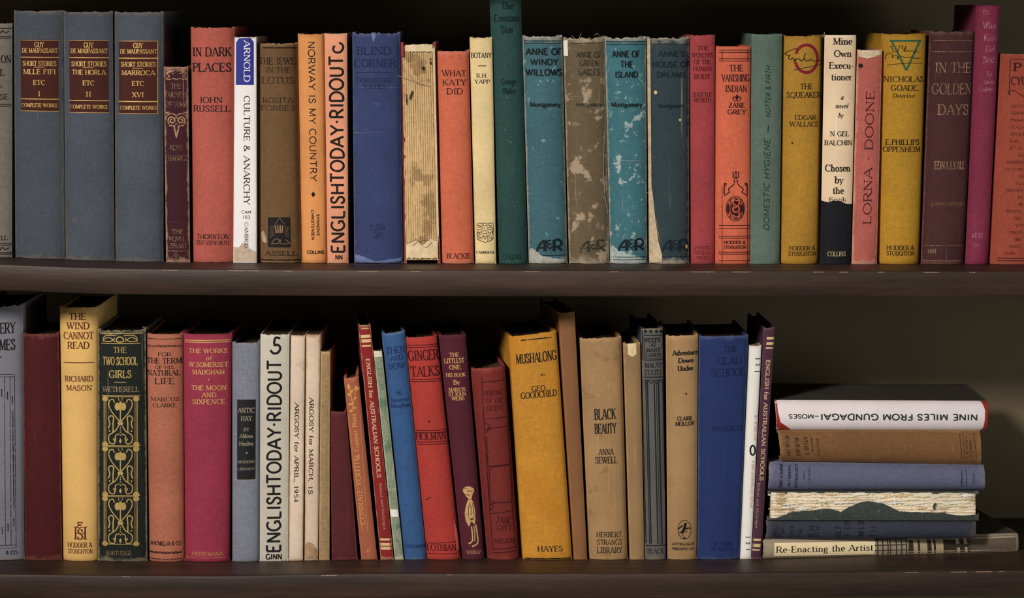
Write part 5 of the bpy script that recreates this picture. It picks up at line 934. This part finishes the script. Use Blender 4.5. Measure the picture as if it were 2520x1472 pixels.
b = Book(HB, lying(1886, 2403, 1884, 2402, 1282, 1283, 1328, 1327), cloth((50, 53, 68), .55, (104, 94, 82), hmm=176, wmm=15, ew=(5, 1)), 'thin navy book with near-black lettering above the printed one', GS, rnd=.0025, depth=.125, pages=PAGES_LYING)
b.draw('title', ink((26, 28, 38), .35), 12, [('scrawl', x, 1025, 34, 84, '0') for x in (290, 330, 395, 450, 520, 560)] + [('scrawl', x, 1025, 40, 80, '0') for x in (700, 760, 850, 930)])
b = Book('broken_book', lying(1890, 2409, 1888, 2410, 1210, 1210, 1281, 1282), cloth((58, 62, 60), .5, (120, 120, 108), hmm=176, wmm=24), 'coverless book with bare cream sheets and ragged dark cloth', GS, rnd=.0015, spine=False, pb=False, depth=.125)
sewn_block(b, cloth((232, 214, 184), .3, (150, 118, 76), hmm=176, wmm=24, spots=[(48, .56, (168, 136, 92), .7), (120, .62, (246, 236, 214), .7)], weave=.3), 9, .0011, 110); b.e.children[-1]['label'] = 'bare cream backs of the sewn sheets'
b.sheet('torn_cloth', cloth((60, 66, 62), .25, (108, 116, 104), spots=[(90, .6, (96, 104, 92), .6)], weave=.8), 12, [(228, 966), (1640, 964)], [(228, 958), (300, 945), (400, 905), (520, 898), (640, 884), (720, 905), (760, 880), (850, 842), (900, 834), (1000, 852), (1100, 902), (1200, 908), (1400, 914), (1500, 934), (1600, 925), (1640, 910)], axis='y', off=.0002, thick=.0008, n=160, m=8, jag=1.6, label='ragged strip of torn dark cloth')
rr = random.Random(4); SCR = [plain('paper_scrap', c, var=.2, scale=300) for c in ((232, 216, 188), (206, 180, 140), (222, 202, 168), (244, 232, 210))]
for i in range(44):
    x = 275 + i * 30 + rr.uniform(-15, 15); y = rr.uniform(783, 848 if 600 < x < 1150 else 890); w = rr.uniform(25, 70); h = rr.uniform(4, 10)
    b.sheet('paper_scrap', SCR[i % 4], 12, [(x - w, y + h), (x - w * .4, y + h * 1.5), (x + w * .5, y + h * .8), (x + w, y + h * .7)], [(x - w, y + h * .6), (x - w * .5, y - h * .2), (x + w * .4, y - h * .5), (x + w, y + h * .3)], axis='y', off=-.0007 + rr.uniform(0, .0006), thick=.0003, n=16, m=3, jag=2.2)
b.draw('stain', ink((30, 60, 36), .1), 12, [('curve', [(1342, 850), (1328, 865), (1330, 890)], 12)], off=.0012)
b = Book(HB, lying(1892, 2424, 1890, 2426, 1139, 1147, 1209, 1209), cloth((92, 95, 124), .6, (130, 124, 132), hmm=182, wmm=23, ew=(5, 1.1), spots=[(26, .62, (104, 108, 134), .5)]), 'blue-grey cloth book lying under the brown one', GS, rnd=.0045, depth=.125, pages=PAGES_LYING)
BG = ink((28, 30, 44), .25)
b.draw('title', BG, 21, [('FIRST COURSE', 210, 650, 34, 280, 'SB'), ('IN HUMAN', 308, 650, 32, 240, 'SB'), ('PHYSIOLOGY', 392, 650, 32, 270, 'SB')]); b.draw('author_name', BG, 21, [('line', [(482, 590), (484, 690)], 9), ('scrawl', 550, 645, 30, 190, '0')]); b.draw('publisher_name', BG, 12, [('scrawl', 1512, 690, 14, 110, '0'), ('line', [(1540, 630), (1545, 745)], 4), ('scrawl', 1590, 690, 18, 60, '0')])
b = Book(HB, lying(1914, 2414, 1922, 2417, 1062, 1062, 1137, 1146), cloth((118, 79, 44), .45, (160, 124, 78), hmm=170, wmm=26, ew=(4, 1.6), spots=[(30, .64, (140, 98, 58), .5)]), 'brown cloth book lying between white and blue-grey ones', GS, rnd=.004, depth=.12, pages=PAGES_LYING)
BN = ink((44, 27, 16), .28)
b.draw('title', BN, 21, [('scrawl', 290, 285, 44, 250, '0'), ('scrawl', 405, 290, 52, 220, '0'), ('scrawl', 510, 290, 52, 210, '0')]); b.draw('author_name', BN, 21, [('line', [(575, 190), (585, 350)], 9), ('scrawl', 655, 300, 32, 210, '0')]); b.draw('publisher_name', BN, 12, [('line', [(1500, 400), (1512, 560)], 4), ('line', [(1520, 400), (1532, 560)], 3), ('scrawl', 1545, 480, 14, 130, '0'), ('scrawl', 1570, 480, 14, 130, '0'), ('line', [(1592, 395), (1610, 560)], 3)])
b = Book(HB, lying(1908, 2433, 1912, 2432, 987, 989, 1061, 1062, head='right'), cloth((226, 214, 216), .3, (190, 150, 130), hmm=180, wmm=25, weave=.06, var=.05, bump=.1), 'white book with red torn ends and upside-down black title on top', GS, rnd=.004, depth=.125, pages=PAGES_LYING, board_mat=cloth((58, 52, 46), .3))  # dark boards on a white book: shade of the upper face painted in
RED = plain('red_cloth', (150, 42, 34), var=.25, scale=120)
b.sheet('torn_end', RED, 12, [(290, 374), (340, 374), (384, 372)], [(290, 180), (302, 182), (308, 260), (322, 318), (360, 345), (384, 362)], axis='y', off=.0001, thick=.0002, n=24, m=8, label='red cloth where the white cover is torn')
b.sheet('torn_end', RED, 12, [(1640, 374), (1656, 360), (1664, 300), (1666, 240), (1652, 200), (1640, 184)], [(1692, 374), (1692, 184)], axis='x', off=.0001, thick=.0002, n=24, m=8, label='red cloth where the white cover is torn')
b.draw('title', ink((40, 48, 44), .08), 12, [('NINE MILES FROM GUNDAGAI', 1100, 285, 38, 1032, 'SB', 'd')]); b.draw('author_name', ink((40, 48, 44), .1), 12, [('_MOSES', 475, 280, 26, 198, 'SB', 'd')])
